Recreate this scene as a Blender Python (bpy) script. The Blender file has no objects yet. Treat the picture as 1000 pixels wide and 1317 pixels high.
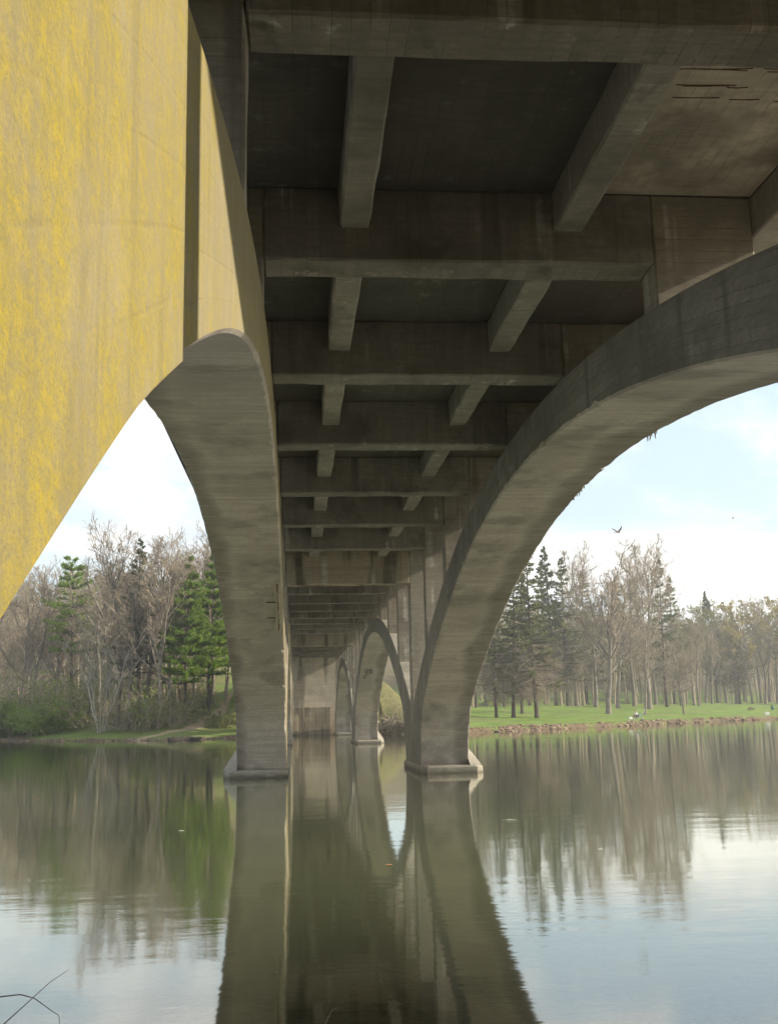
import bpy, bmesh, math, random
import numpy as np
from mathutils import Vector, Matrix

R_ = math.radians
scene = bpy.context.scene
COL = scene.collection

# ------------------------------------------------------------------ camera
EYE = 1.95                       # metres above the water
cam_d = bpy.data.cameras.new("camera")
cam = bpy.data.objects.new("camera", cam_d)
COL.objects.link(cam)
cam_d.sensor_fit = 'VERTICAL'
cam_d.sensor_height = 24.0
cam_d.lens = 24.0 * 1394.8 / 1317.0
cam_d.clip_start = 0.05
cam_d.clip_end = 4000
def cam_axes(yaw, pitch, roll):
    cy, sy, cp, sp, cr, sr = math.cos(yaw), math.sin(yaw), math.cos(pitch), math.sin(pitch), math.cos(roll), math.sin(roll)
    w = Vector((sy*cp, cy*cp, sp)); r0 = Vector((cy, -sy, 0)); u0 = r0.cross(w)
    return cr*r0 + sr*u0, -sr*r0 + cr*u0, w
CR, CU, CW = cam_axes(R_(5.033), R_(10.617), R_(-1.24))
cam.matrix_world = Matrix(((CR.x, CU.x, -CW.x, 0), (CR.y, CU.y, -CW.y, 0), (CR.z, CU.z, -CW.z, EYE), (0, 0, 0, 1)))
scene.camera = cam

# ------------------------------------------------------------------ sky, sun, exposure
SUN_E, SUN_A = R_(24.7), R_(6.0)           # elevation; angle behind the +X axis
world = bpy.data.worlds.new("World")
scene.world = world
world.use_nodes = True
wt = world.node_tree
wt.nodes.clear()
def wn(t, **k):
    n = wt.nodes.new(t)
    for a, b in k.items(): setattr(n, a, b)
    return n
w_out = wn('ShaderNodeOutputWorld'); w_bg = wn('ShaderNodeBackground')
w_sky = wn('ShaderNodeTexSky', sky_type='NISHITA', sun_disc=False)
w_sky.sun_elevation = SUN_E; w_sky.sun_rotation = R_(90) + SUN_A
w_sky.air_density = 1.0; w_sky.dust_density = 1.0; w_sky.ozone_density = 1.0
w_tc = wn('ShaderNodeTexCoord'); w_map = wn('ShaderNodeMapping')
w_map.inputs['Scale'].default_value = (1.0, 1.0, 2.6)
w_map.inputs['Location'].default_value = (0.15, 0.42, 0.05)
w_no = wn('ShaderNodeTexNoise'); w_no.inputs['Scale'].default_value = 3.0
w_no.inputs['Detail'].default_value = 9; w_no.inputs['Roughness'].default_value = 0.62
w_no.inputs['Distortion'].default_value = 0.35
w_rmp = wn('ShaderNodeMapRange'); w_rmp.inputs[1].default_value = 0.45; w_rmp.inputs[2].default_value = 0.65
w_rmp.interpolation_type = 'SMOOTHSTEP'
w_mul = wn('ShaderNodeMath', operation='MULTIPLY'); w_mul.inputs[1].default_value = 0.94
w_cl = wn('ShaderNodeMix', data_type='RGBA')
w_n2 = wn('ShaderNodeTexNoise'); w_n2.inputs['Scale'].default_value = 9.0; w_n2.inputs['Detail'].default_value = 7; w_n2.inputs['Roughness'].default_value = .6
w_r2 = wn('ShaderNodeMapRange'); w_r2.inputs[1].default_value = .36; w_r2.inputs[2].default_value = .60; w_r2.interpolation_type = 'SMOOTHSTEP'
w_cc = wn('ShaderNodeMix', data_type='RGBA'); w_cc.inputs[6].default_value = (3.7, 3.8, 3.9, 1); w_cc.inputs[7].default_value = (5.8, 5.6, 5.3, 1)
w_tint = wn('ShaderNodeMix', data_type='RGBA', blend_type='MIX')
w_tint.inputs[0].default_value = 0.8; w_tint.inputs[7].default_value = (2.65, 3.35, 3.85, 1)
lk = wt.links.new
lk(w_tc.outputs['Generated'], w_map.inputs[0]); lk(w_map.outputs[0], w_no.inputs['Vector'])
lk(w_no.outputs[0], w_rmp.inputs[0]); lk(w_rmp.outputs[0], w_mul.inputs[0]); lk(w_mul.outputs[0], w_cl.inputs[0])
lk(w_sky.outputs[0], w_tint.inputs[6]); lk(w_tint.outputs[2], w_cl.inputs[6])
lk(w_map.outputs[0], w_n2.inputs['Vector']); lk(w_n2.outputs[0], w_r2.inputs[0]); lk(w_r2.outputs[0], w_cc.inputs[0]); lk(w_cc.outputs[2], w_cl.inputs[7])
lk(w_cl.outputs[2], w_bg.inputs[0]); lk(w_bg.outputs[0], w_out.inputs[0])
w_bg.inputs[1].default_value = 0.12

sun_d = bpy.data.lights.new("sun", 'SUN')
sun_d.energy = 3.2; sun_d.angle = R_(0.9); sun_d.color = (1.0, 0.90, 0.74)
sun = bpy.data.objects.new("sun", sun_d); COL.objects.link(sun)
SUNV = Vector((math.cos(SUN_E)*math.cos(SUN_A), -math.cos(SUN_E)*math.sin(SUN_A), math.sin(SUN_E)))
sun.rotation_euler = SUNV.to_track_quat('Z', 'Y').to_euler()
sun.location = (60, -10, 60)

vs = scene.view_settings
vs.view_transform = 'Standard'; vs.look = 'None'; vs.exposure = 1.25; vs.gamma = 1.0; vs.use_curve_mapping = False
scene.render.engine = 'CYCLES'
cy = scene.cycles
cy.max_bounces = 6; cy.diffuse_bounces = 4; cy.glossy_bounces = 4; cy.transmission_bounces = 4; cy.transparent_max_bounces = 12
cy.use_denoising = True
cy.caustics_reflective = True
cy.sample_clamp_indirect = 6.0
cy.use_adaptive_sampling = True; cy.adaptive_threshold = 0.02; cy.adaptive_min_samples = 16

# ------------------------------------------------------------------ helpers
def new_mesh(name, verts, faces, mat=None, uv=None, smooth=False, mats=None, midx=None):
    me = bpy.data.meshes.new(name)
    if isinstance(verts, np.ndarray) and isinstance(faces, np.ndarray):
        nv, nf, k = len(verts), len(faces), faces.shape[1]
        me.vertices.add(nv); me.vertices.foreach_set('co', np.asarray(verts, np.float32).ravel())
        me.loops.add(nf*k); me.loops.foreach_set('vertex_index', np.asarray(faces, np.int32).ravel())
        me.polygons.add(nf); me.polygons.foreach_set('loop_start', np.arange(0, nf*k, k, dtype=np.int32))
        me.polygons.foreach_set('loop_total', np.full(nf, k, np.int32))
        me.update(calc_edges=True)
    else:
        me.from_pydata([tuple(v) for v in verts], [], [tuple(f) for f in faces]); me.update()
    for m in (mats or ([mat] if mat else [])): me.materials.append(m)
    if midx is not None: me.polygons.foreach_set('material_index', np.asarray(midx, np.int32))
    if uv is not None:
        l = me.uv_layers.new(name='UVMap'); l.data.foreach_set('uv', np.asarray(uv, np.float32).ravel())
    if smooth: me.polygons.foreach_set('use_smooth', np.ones(len(me.polygons), bool))
    return me

def link(name, data, parent=None, loc=None):
    o = bpy.data.objects.new(name, data); COL.objects.link(o)
    if parent is not None: o.parent = parent
    if loc is not None: o.location = loc
    return o

def tag(o, label=None, cat=None, group=None, kind=None):
    if label: o['label'] = label
    if cat: o['category'] = cat
    if group: o['group'] = group
    if kind: o['kind'] = kind
    return o

def thing(name, label, cat, loc=(0, 0, 0), group=None):
    return tag(link(name, None, None, loc), label, cat, group)

class NB:                                   # small node-building helper
    def __init__(s, name):
        s.m = bpy.data.materials.new(name); s.m.use_nodes = True
        s.t = s.m.node_tree; s.t.nodes.clear()
        s.out = s.t.nodes.new('ShaderNodeOutputMaterial')
        s.bs = s.t.nodes.new('ShaderNodeBsdfPrincipled')
        s.t.links.new(s.bs.outputs[0], s.out.inputs[0])
    def n(s, t, **k):
        x = s.t.nodes.new(t)
        for a, b in k.items(): setattr(x, a, b)
        return x
    def set(s, sock, v):
        if isinstance(v, (int, float)): sock.default_value = v
        elif isinstance(v, (tuple, list)):
            sock.default_value = tuple(v) if len(v) == len(sock.default_value) else tuple(v) + (1,)
        else: s.t.links.new(v, sock)
    def coord(s, kind='Object'): return s.n('ShaderNodeTexCoord').outputs[kind]
    def mapping(s, vec, scale=(1, 1, 1), loc=(0, 0, 0), rot=(0, 0, 0)):
        x = s.n('ShaderNodeMapping'); s.set(x.inputs[0], vec)
        x.inputs['Scale'].default_value = scale; x.inputs['Location'].default_value = loc; x.inputs['Rotation'].default_value = rot
        return x.outputs[0]
    def noise(s, vec, scale, detail=4, rough=.55, dist=0):
        x = s.n('ShaderNodeTexNoise'); s.set(x.inputs['Vector'], vec)
        x.inputs['Scale'].default_value = scale; x.inputs['Detail'].default_value = detail
        x.inputs['Roughness'].default_value = rough; x.inputs['Distortion'].default_value = dist
        return x.outputs[0]
    def rng(s, v, a, b, c=0., d=1., smooth=True):
        x = s.n('ShaderNodeMapRange'); s.set(x.inputs[0], v)
        for i, q in enumerate((a, b, c, d)): x.inputs[i+1].default_value = q
        if smooth: x.interpolation_type = 'SMOOTHSTEP'
        return x.outputs[0]
    def math(s, op, a, b=0., c=None):
        x = s.n('ShaderNodeMath', operation=op); s.set(x.inputs[0], a); s.set(x.inputs[1], b)
        if c is not None: s.set(x.inputs[2], c)
        return x.outputs[0]
    def mix(s, f, a, b, bt='MIX'):
        x = s.n('ShaderNodeMix', data_type='RGBA', blend_type=bt)
        s.set(x.inputs[0], f); s.set(x.inputs[6], a); s.set(x.inputs[7], b)
        return x.outputs[2]
    def sep(s, v):
        x = s.n('ShaderNodeSeparateXYZ'); s.set(x.inputs[0], v); return x.outputs
    def bump(s, h, strength=.4, dist=.02, normal=None):
        x = s.n('ShaderNodeBump'); x.inputs['Strength'].default_value = strength; x.inputs['Distance'].default_value = dist
        s.set(x.inputs['Height'], h)
        if normal is not None: s.set(x.inputs['Normal'], normal)
        return x.outputs[0]
    def done(s, color, rough=.8, normal=None, spec=.3):
        s.set(s.bs.inputs['Base Color'], color); s.set(s.bs.inputs['Roughness'], rough)
        s.bs.inputs['Specular IOR Level'].default_value = spec
        if normal is not None: s.set(s.bs.inputs['Normal'], normal)
        return s.m

def norm(v): return v/np.maximum(np.linalg.norm(v, axis=-1, keepdims=True), 1e-9)
def tube_mesh(name, pts, radii, mat, sides=6):
    P = np.array(pts, float)[None]; N = len(pts)
    d = norm(np.diff(P, axis=1)); d = np.concatenate([d, d[:, -1:]], 1)
    ref = np.array([0.31, .2, .93]); a = norm(np.cross(d, ref)); b_ = np.cross(d, a)
    th = np.arange(sides)*2*np.pi/sides
    V = (P[:, :, None]+np.array(radii)[None, :, None, None]*(a[:, :, None]*np.cos(th)[None, None, :, None]+b_[:, :, None]*np.sin(th)[None, None, :, None])).reshape(-1, 3)
    F = [(i*sides+j, i*sides+(j+1) % sides, (i+1)*sides+(j+1) % sides, (i+1)*sides+j) for i in range(N-1) for j in range(sides)]
    F += [tuple(range(sides))[::-1], tuple(range((N-1)*sides, N*sides))]
    return new_mesh(name, V.tolist(), F, mat, smooth=True)

def plain(name, col, rough=.8, var=.25, scale=6, spec=.3):
    b = NB(name); v = b.noise(b.coord(), scale, 4)
    c = b.mix(v, tuple(x*(1-var) for x in col), tuple(min(1, x*(1+var)) for x in col))
    return b.done(c, rough, b.bump(v, .2, .01), spec)

# ------------------------------------------------------------------ concrete
def concrete(name, base_, boards=None, streak=.5, lichen=0., dark=.35, efflo=.15, rust=.0, use_uv=False, broad=False, wet=0., edge=None):
    """weathered board-marked concrete. boards: 'u' or 'v' (along which UV axis lines repeat), 'z', 'y' or None"""
    base = base_ if lichen else (base_[0]*.97, base_[1]*.99, base_[2]*1.03)
    b = NB(name); P = b.coord('Object')
    uvx = b.sep(b.coord('UV')) if use_uv else None
    xyz = b.sep(P)
    big = b.noise(P, .32, 3, .6)
    mid = b.noise(P, 1.7, 5, .62)
    fine = b.noise(P, 13, 4, .7)
    col = b.mix(b.rng(big, .35, .65), tuple(x*.78 for x in base), tuple(x*1.18 for x in base))
    col = b.mix(b.rng(mid, .42, .72, 0, .55), col, (base[0]*1.22, base[1]*1.2, base[2]*1.12))
    col = b.mix(b.rng(fine, .35, .7, .0, .45), col, tuple(x*.62 for x in base))
    h = b.math('MULTIPLY', fine, .5)
    # vertical run-off streaks
    sv = b.mapping(P, (2.4, 2.4, .16) if not broad else (1.1, 1.1, .12)); st = b.noise(sv, 1.0, 3, .6)
    sm = b.math('MULTIPLY', b.rng(st, .54, .68), b.rng(big, .35, .62)) if not broad else b.rng(st, .50, .62)
    col = b.mix(b.math('MULTIPLY', sm, streak), col, (.055, .050, .043))
    ev = b.mapping(P, (3.3, 3.3, .14) if not broad else (1.7, 1.7, .10), (7.3, 2.1, 4.)); es = b.noise(ev, 1.0, 3, .6)
    em = b.math('MULTIPLY', b.rng(es, .57, .70), b.rng(mid, .42, .62))
    col = b.mix(b.math('MULTIPLY', em, efflo*2), col, (.56, .53, .47))
    # damp, sooty patches
    dk = b.rng(b.noise(b.mapping(P, (1, 1, 1), (13, 5, 3)), .55, 4, .66), .50, .66)
    col = b.mix(b.math('MULTIPLY', dk, dark), col, (.060, .055, .048))
    if edge is not None:
        xe, wd = edge
        dd_ = b.math('ADD', b.math('ABSOLUTE', b.math('SUBTRACT', xyz[0], xe)), b.math('MULTIPLY', b.math('SUBTRACT', b.noise(P, .35, 3, .5), .5), 1.1))
        em_ = b.rng(dd_, wd+.22, wd-.12, 0., .58)
        em_ = b.math('MULTIPLY', em_, b.rng(b.noise(b.mapping(P, (.4, 5, 5)), 1.5, 3), .3, .6, .55, 1.))
        col = b.mix(em_, col, (.080, .072, .060))
        lime = b.math('MULTIPLY', b.rng(dd_, wd+.10, wd+.22, 0., 1.), b.rng(dd_, wd+.5, wd+.24, 0., .25))
        col = b.mix(lime, col, (.50, .46, .38))
    if wet:
        wl = b.rng(b.math('ADD', xyz[2], b.math('MULTIPLY', b.math('SUBTRACT', mid, .5), .25)), .04, .16, 1., 0.)
        col = b.mix(b.math('MULTIPLY', wl, wet), col, (.035, .036, .022))
    if rust:
        rm = b.rng(b.noise(b.mapping(P, (1.6, 1.6, .5), (3, 9, 1)), 1.1, 5, .6), .60, .72)
        col = b.mix(b.math('MULTIPLY', rm, rust), col, (.20, .115, .055))
    if boards:
        ax = {'u': lambda: uvx[0], 'v': lambda: uvx[1], 'z': lambda: xyz[2], 'y': lambda: xyz[1], 'x': lambda: xyz[0]}[boards]()
        w = .20 if lichen else .145
        wob = b.math('MULTIPLY', b.math('SUBTRACT', big, .5), .08)
        q = b.math('DIVIDE', b.math('ADD', ax, wob), w)
        fr = b.math('FRACT', q)
        ln = b.math('MULTIPLY', b.rng(b.math('ABSOLUTE', b.math('SUBTRACT', fr, .5)), .44, .497), b.rng(mid, .38 if not lichen else .25, .62))
        fl = b.n('ShaderNodeTexWhiteNoise', noise_dimensions='1D'); b.set(fl.inputs['W'], b.math('FLOOR', q))
        if lichen: ln = b.math('MULTIPLY', ln, b.rng(fine, .35, .6, .15, .75))
        col = b.mix(b.math('MULTIPLY', ln, .38), col, (.075, .068, .056))
        col = b.mix(b.rng(fl.outputs[0], 0, 1, 0, .38), col, tuple(x*.66 for x in base))
        h = b.math('ADD', h, b.math('MULTIPLY', ln, -1.1 if not lichen else -.45))
        h = b.math('ADD', h, b.math('MULTIPLY', fl.outputs[0], .45))
        gv = b.mapping(P, (.8, .8, 9.) if boards in ('v', 'z') else (.8, 9., 9.)); gr = b.noise(gv, 2.2, 3, .6)
        col = b.mix(b.rng(gr, .4, .7, 0, .45), col, tuple(x*.6 for x in base))
    if lichen:
        # yellow crust growing on the weather side, thinning out along the rib
        yv = b.rng(xyz[1], .9, 6.5, 1., .42)
        lv = b.mapping(P, (2.2, 2.2, 2.6)); l1 = b.noise(lv, 1.1, 7, .72)
        l2 = b.noise(b.mapping(P, (1, 1, 1.9)), 19, 7, .8)
        l3 = b.noise(b.mapping(P, (1., 1., .6)), 260, 2, .8)
        lm = b.math('ADD', b.math('MULTIPLY', l1, .95), b.math('MULTIPLY', l2, .55))
        lm = b.math('ADD', lm, b.math('MULTIPLY', l3, .35))
        lm = b.math('ADD', lm, b.math('MULTIPLY', yv, .38))
        lf = b.rng(lm, 1.02, 1.42, 0, lichen)
        ly = b.mix(b.rng(l2, .35, .65), (.23, .19, .038), (.37, .28, .020))
        ly = b.mix(b.rng(l3, .46, .68, 0, .5), ly, (.36, .305, .15))
        warm = b.mix(.6, col, (.28, .238, .135))
        col = b.mix(lf, warm, ly)
        gp = b.rng(b.noise(b.mapping(P, (1, 1, 1.6)), 80, 4, .8), .50, .62, 0, .7)
        col = b.mix(gp, col, (.19, .17, .085))
        pz = b.rng(b.noise(b.mapping(P, (1, 1, 1.4), (4, 2, 8)), 5.5, 6, .75), .50, .68, 0, .4)
        col = b.mix(pz, col, (.27, .225, .135))
        run = b.rng(b.noise(b.mapping(P, (5., 5., .35), (1, 6, 2)), 1.3, 5, .7), .50, .66, 0, .4)
        col = b.mix(run, col, (.185, .16, .095))
        bare = b.rng(b.noise(b.mapping(P, (1.6, 1.6, 1.2), (9, 3, 5)), 1.5, 5, .7), .55, .68, 0, .32)
        col = b.mix(bare, col, (.33, .285, .185))
        h = b.math('ADD', h, b.math('MULTIPLY', l2, .6))
    return b.done(col, .88, b.bump(h, .45, .012), .2)

M_SIDE  = concrete('concrete_rib_side', (.275, .245, .20), 'v', .5, 0, .4, .15, use_uv=True)
M_SIDEL = concrete('concrete_rib_lichen', (.34, .29, .19), 'v', .35, .95, .2, .12, use_uv=True)
M_SOFFR = concrete('concrete_rib_soffit_right', (.47, .405, .335), 'u', .0, 0, .45, .0, use_uv=True, edge=(5.85, .42))
M_SOFFL = concrete('concrete_rib_soffit_left', (.45, .39, .32), 'u', .0, 0, .45, .0, use_uv=True, edge=(-1.99, .22))
M_TOP   = concrete('concrete_rib_top', (.34, .31, .25), None, .1, 0, .4, .2)
M_BEAM  = concrete('concrete_beam', (.27, .24, .20), 'x', .7, 0, .6, .7, .1)
M_BEAMZ = concrete('concrete_beam_boards', (.25, .225, .18), 'z', .7, 0, .5, .35, .25)
M_STR   = concrete('concrete_stringer', (.33, .295, .245), 'y', .4, 0, .5, .5, .1)
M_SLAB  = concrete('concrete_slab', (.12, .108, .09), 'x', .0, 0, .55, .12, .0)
M_COL   = concrete('concrete_column', (.34, .30, .235), 'z', .6, 0, .4, .6, .35)
M_PIERB = concrete('concrete_stained', (.36, .30, .215), 'z', .85, 0, .3, .5, 1.0, broad=True)
M_FOOT  = concrete('concrete_footing', (.38, .33, .255), 'z', .5, 0, .4, .1, wet=.7)

M_RUST = plain('rusty_iron', (.13, .065, .036), .85, .4, 40)

# ------------------------------------------------------------------ the bridge
GRADE = .0101
def dz(y): return GRADE * y
XL, XR, RW = -.34, 4.20, 1.65                # inner planes of the two ribs, rib width
SPANS = [(19.05, 21.0), (61.05, 21.0), (101.05, 19.0)]
FRONT1 = [2.60, 7.17, 11.63, 16.01, 20.54, 25.40, 30.07, 34.92]   # front faces of the floor beams, first span
BW = .52
BEAM_B, STR_B, SLAB_B = 6.95, 7.34, 7.83     # undersides at Y = 0
bridge = thing('arch_bridge', 'weathered concrete open-spandrel arch bridge crossing the river on paired ribs', 'bridge')
rnd = random.Random(5)

def box_mesh(name, x0, x1, y0, y1, z0, z1, mat, slope=True, bev=.025, jit=.009, seg=None):
    """a bevelled bar; z follows the deck's grade when slope is set"""
    bm = bmesh.new()
    bmesh.ops.create_cube(bm, size=1)
    for v in bm.verts:
        v.co = Vector((x0 + (v.co.x+.5)*(x1-x0), y0 + (v.co.y+.5)*(y1-y0), z0 + (v.co.z+.5)*(z1-z0)))
    L = max(x1-x0, y1-y0, z1-z0)
    n = seg if seg is not None else max(1, int(L/.35))
    ax = [x1-x0, y1-y0, z1-z0].index(L)
    if n > 1:
        es = [e for e in bm.edges if abs((e.verts[0].co-e.verts[1].co)[ax]) > L*.9]
        bmesh.ops.subdivide_edges(bm, edges=es, cuts=n-1)
    if bev:
        sharp = [e for e in bm.edges if len(e.link_faces) == 2 and e.calc_face_angle() > .5]
        bmesh.ops.bevel(bm, geom=sharp, offset=bev, segments=1, affect='EDGES')
    for v in bm.verts:
        if jit: v.co += Vector((rnd.uniform(-jit, jit), rnd.uniform(-jit, jit), rnd.uniform(-jit, jit)))
        if slope: v.co.z += dz(v.co.y)
    me = bpy.data.meshes.new(name); bm.to_mesh(me); bm.free(); me.materials.append(mat)
    return me

def bpart(name, *a, parent=bridge, **k):
    return link(name, box_mesh(name, *a, **k), parent)

def arch_curves(half, near=False):
    k = half/21.0
    pi, pe = [], []
    ds = np.linspace(0, 17.2, 44)
    pi = [(d, 6.45-.0136*d*d) for d in ds] + [(17.6, 2.15), (17.95, 1.72), (18.25, 1.20), (18.45, .70), (18.55, .22)]
    es = np.linspace(0, 20.3, 50)
    pe = [(d, 7.23-.0117*d*d) for d in es] + [(20.75, 1.95), (20.97, 1.30), (20.985, .22)]
    def resample(p, n):
        p = np.array(p); s = np.r_[0, np.cumsum(np.hypot(*np.diff(p, axis=0).T))]
        q = np.linspace(0, s[-1], n); return np.c_[np.interp(q, s, p[:, 0])*k, np.interp(q, s, p[:, 1])], q
    I, sI = resample(pi, 120); E_, sE = resample(pe, 120)
    In, sN = I, sI
    if near:
        pn = [(d, 6.45-.0136*d*d-.07*max(0., d-16.85)) for d in np.linspace(0, 20.2, 60)] + [(20.6, .3)]
        In, sN = resample(pn, 100); En, _ = resample(pe, 100)
    else: En = E_
    I = np.r_[In[::-1]*[-1, 1], I[1:]]; E_ = np.r_[En[::-1]*[-1, 1], E_[1:]]
    S = np.r_[-sN[::-1], sI[1:]]
    return I, E_, S
def ext_z(y):
    for c, h in SPANS:
        if abs(y-c) <= h: return 7.23-.0117*((y-c)*21.0/h)**2
    return 1.0

def rib(x0, x1, c, half, left, y_from=None, proud=0., mats=None):
    I, E_, S = arch_curves(half, c < 30)
    n = len(I); ch = .045
    verts, uvp = [], []
    r = random.Random(int(x0*100)+int(c))
    for i in range(n):
        a = np.array([I[i][0]+c, I[i][1]]); e = np.array([E_[i][0]+c, E_[i][1]])
        d = (e-a); T = np.hypot(*d); d = d/T
        w_ = min(1., max(0., (a[0]-9)/8))
        c1 = ch*(.7+w_*r.uniform(-.3, .5)); c2 = ch*(.7+w_*r.uniform(-.3, .5))
        if r.random() < .07*w_: c2 *= 1.9
        if r.random() < .07*w_: c1 *= 1.9
        sec = [(x0, c1), (x0+c1, 0), (x1-c2, 0), (x1, c2), (x1, T-ch), (x1-ch, T), (x0+ch, T), (x0, T-ch)]
        for x, t in sec:
            p = a + d*t
            verts.append((x, p[0], p[1])); uvp.append((S[i], t, x))
    faces, mi, uv = [], [], []
    for i in range(n-1):
        for j in range(8):
            k = (j+1) % 8
            f = (i*8+j, i*8+k, (i+1)*8+k, (i+1)*8+j)
            faces.append(f)
            m = {0: 1, 1: 1, 2: 1, 3: 0, 4: 2, 5: 2, 6: 2, 7: 0}[j]
            mi.append(m)
            for v in f:
                s, t, x = uvp[v]; uv.append((s, t if m != 1 else x))
    faces.append(tuple(range(8))); faces.append(tuple(range((n-1)*8, n*8))[::-1]); mi += [2, 2]
    uv += [(0, 0)]*16
    me = new_mesh('arch_rib', verts, faces, mats=mats or [M_SIDEL if left else M_SIDE, M_SOFFL if left else M_SOFFR, M_TOP], uv=uv, midx=mi)
    bm = bmesh.new(); bm.from_mesh(me); bmesh.ops.recalc_face_normals(bm, faces=bm.faces); bm.to_mesh(me); bm.free()
    return me

ribs = {}
for si, (c, half) in enumerate(SPANS):
    for left in (True, False):
        x0, x1 = (XL-RW, XL) if left else (XR, XR+RW)
        o = link('arch_rib', rib(x0, x1, c, half-.01, left), bridge)
        ribs[(si, left)] = o
ribs[(0, True)]['label'] = 'near left arch rib with a sunlit yellow lichen-covered inner face'

# proud springing block at the near end of the left rib (its edge is the upright arris beside the shadow)
I, E_, S = arch_curves(20.99, True)
def springing_block(x0, x1, ymax):
    c = SPANS[0][0]
    ys, zi, ze = I[:, 0]+c, I[:, 1], None
    rows = [(max(y, -1.9), z) for y, z in I.tolist() for y in [y+c] if y <= ymax-.02]
    rows.append((ymax, float(np.interp(ymax-c, I[:, 0], I[:, 1]))))
    V, F, uv = [], [], []
    for y, z in rows:
        zt = 7.0
        for x in (x0, x1): V += [(x, y, z+.006), (x, y, zt)]
    n = len(rows)
    for i in range(n-1):
        a = 4*i; b_ = a+4
        F += [(a+2, b_+2, b_+3, a+3), (a, a+2, b_+2, b_)[::-1], (a, a+1, b_+1, b_), (a+1, a+3, b_+3, b_+1)]
    F += [(0, 1, 3, 2), (4*n-4, 4*n-3, 4*n-1, 4*n-2)]
    base = {k: v for k, v in enumerate(V)}
    for f in F:
        for v in f:
            x, y, z = V[v]; uv.append((y, z-(6.45-.0136*(y-c)**2)))
    me = new_mesh('springing_block', V, F, M_SIDEL, uv=uv)
    bm = bmesh.new(); bm.from_mesh(me); bmesh.ops.recalc_face_normals(bm, faces=bm.faces); bm.to_mesh(me); bm.free()
    return me
link('springing_block', springing_block(XL-.2, XL+.016, 3.08), bridge)

# deck slabs, edge girders, parapets
S0, S1 = -12.0, 126.0
DECK_L, DECK_R = -2.75, 6.62
piers = [-1.95, 40.05, 82.05, 120.05]
cuts = [S0, 39.7, 81.7, S1]
slab_parts = []
for a, b_ in zip(cuts[:-1], cuts[1:]):
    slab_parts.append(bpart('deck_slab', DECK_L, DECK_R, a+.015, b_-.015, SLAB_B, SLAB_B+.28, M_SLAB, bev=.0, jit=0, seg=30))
    for xa, xb in ((XL-RW+.02, XL-1.23), (XR+1.23, XR+RW-.02)):
        bpart('edge_girder', xa, xb, a+.02, b_-.02, STR_B-.02, SLAB_B+.01, M_STR, seg=60)
    for xa, xb in ((DECK_L, DECK_L+.3), (DECK_R-.3, DECK_R)):
        bpart('parapet', xa, xb, a+.03, b_-.03, SLAB_B+.281, SLAB_B+1.15, M_STR, seg=30)

# floor beams with their columns
def beams_of(si):
    c, half = SPANS[si]
    if si == 0: return FRONT1
    return [c + (half/21.0)*o - BW/2 for o in (-16.1, -11.5, -6.9, -2.3, 2.3, 6.9, 11.5, 16.1)]
all_fronts = []
for si in range(3):
    for y in beams_of(si):
        all_fronts.append((y, BW, 0))
for p in piers[1:3]: all_fronts.append((p-.36, .72, 1))
all_fronts.append((-2.3, .72, 1))
all_fronts.sort()
for y, w, pier in all_fronts:
    zb = BEAM_B if not pier else BEAM_B-.62
    bpart('floor_beam', XL-.002, XR+.002, y, y+w, zb, SLAB_B+.005, M_PIERB if pier else M_BEAM)
    for left in (True, False):
        xa, xb = (XL-1.235, XL) if left else (XR, XR+1.235)
        zr = min(ext_z(y), ext_z(y+w)) - .35
        if pier: zr = 1.0
        top = SLAB_B + .004
        if top + dz(y) - zr > .2:
            xi0, xi1 = (xa+.003, xb-.004) if left else (xa+.004, xb-.003)
            bpart('column', xi0, xi1, y+.004, y+w-.004, zr-dz(y), top, M_COL)

# longitudinal stringers, one per bay
sx = [(.52, .87), (3.02, 3.37)]
for (y0, w0, p0), (y1, w1, p1) in zip(all_fronts[:-1], all_fronts[1:]):
    for xa, xb in sx:
        bpart('stringer', xa, xb, y0+w0-.01, y1+.01, STR_B, SLAB_B+.004, M_STR)

# exposed reinforcement under the near slab, right of the stringer
sl = slab_parts[0]
M_BAYLIT = concrete('concrete_bay_lit', (.52, .46, .37), 'x', .0, 0, .65, .2, .12)  # lighter slab concrete: side light entering this bay is put into the colour
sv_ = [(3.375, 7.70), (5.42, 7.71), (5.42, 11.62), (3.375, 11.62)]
link('lit_bay_soffit', new_mesh('lit_bay_soffit', [(x_, y_, SLAB_B+dz(y_)-.004) for x_, y_ in sv_], [tuple(range(len(sv_)))], M_BAYLIT), sl)
for k in range(30):
    L = rnd.uniform(.12, .75)
    x = rnd.uniform(3.55, 5.0); y = rnd.choice([8.05, 8.3, 8.55, 8.8, 9.05, 9.3, 9.55]) + rnd.uniform(-.03, .03)
    if x+L > 5.4: L = 5.4-x
    bm = bmesh.new(); bmesh.ops.create_cone(bm, segments=6, radius1=.0045, radius2=.0045, depth=L, cap_ends=True)
    bmesh.ops.subdivide_edges(bm, edges=[e for e in bm.edges if abs((e.verts[0].co-e.verts[1].co).z) > L*.9], cuts=3)
    for v in bm.verts:
        t = v.co.z; v.co = Vector((x+L/2+t, y+v.co.y+.016*math.sin(t*5+k)+t*.03*math.sin(k*2.3), SLAB_B+dz(y)-.008+v.co.x-.02*math.sin((t/L+.5)*math.pi)*rnd.random()*.3))
    me = bpy.data.meshes.new('reinforcing_bar'); bm.to_mesh(me); bm.free(); me.materials.append(M_RUST)
    link('reinforcing_bar', me, sl)

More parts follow.
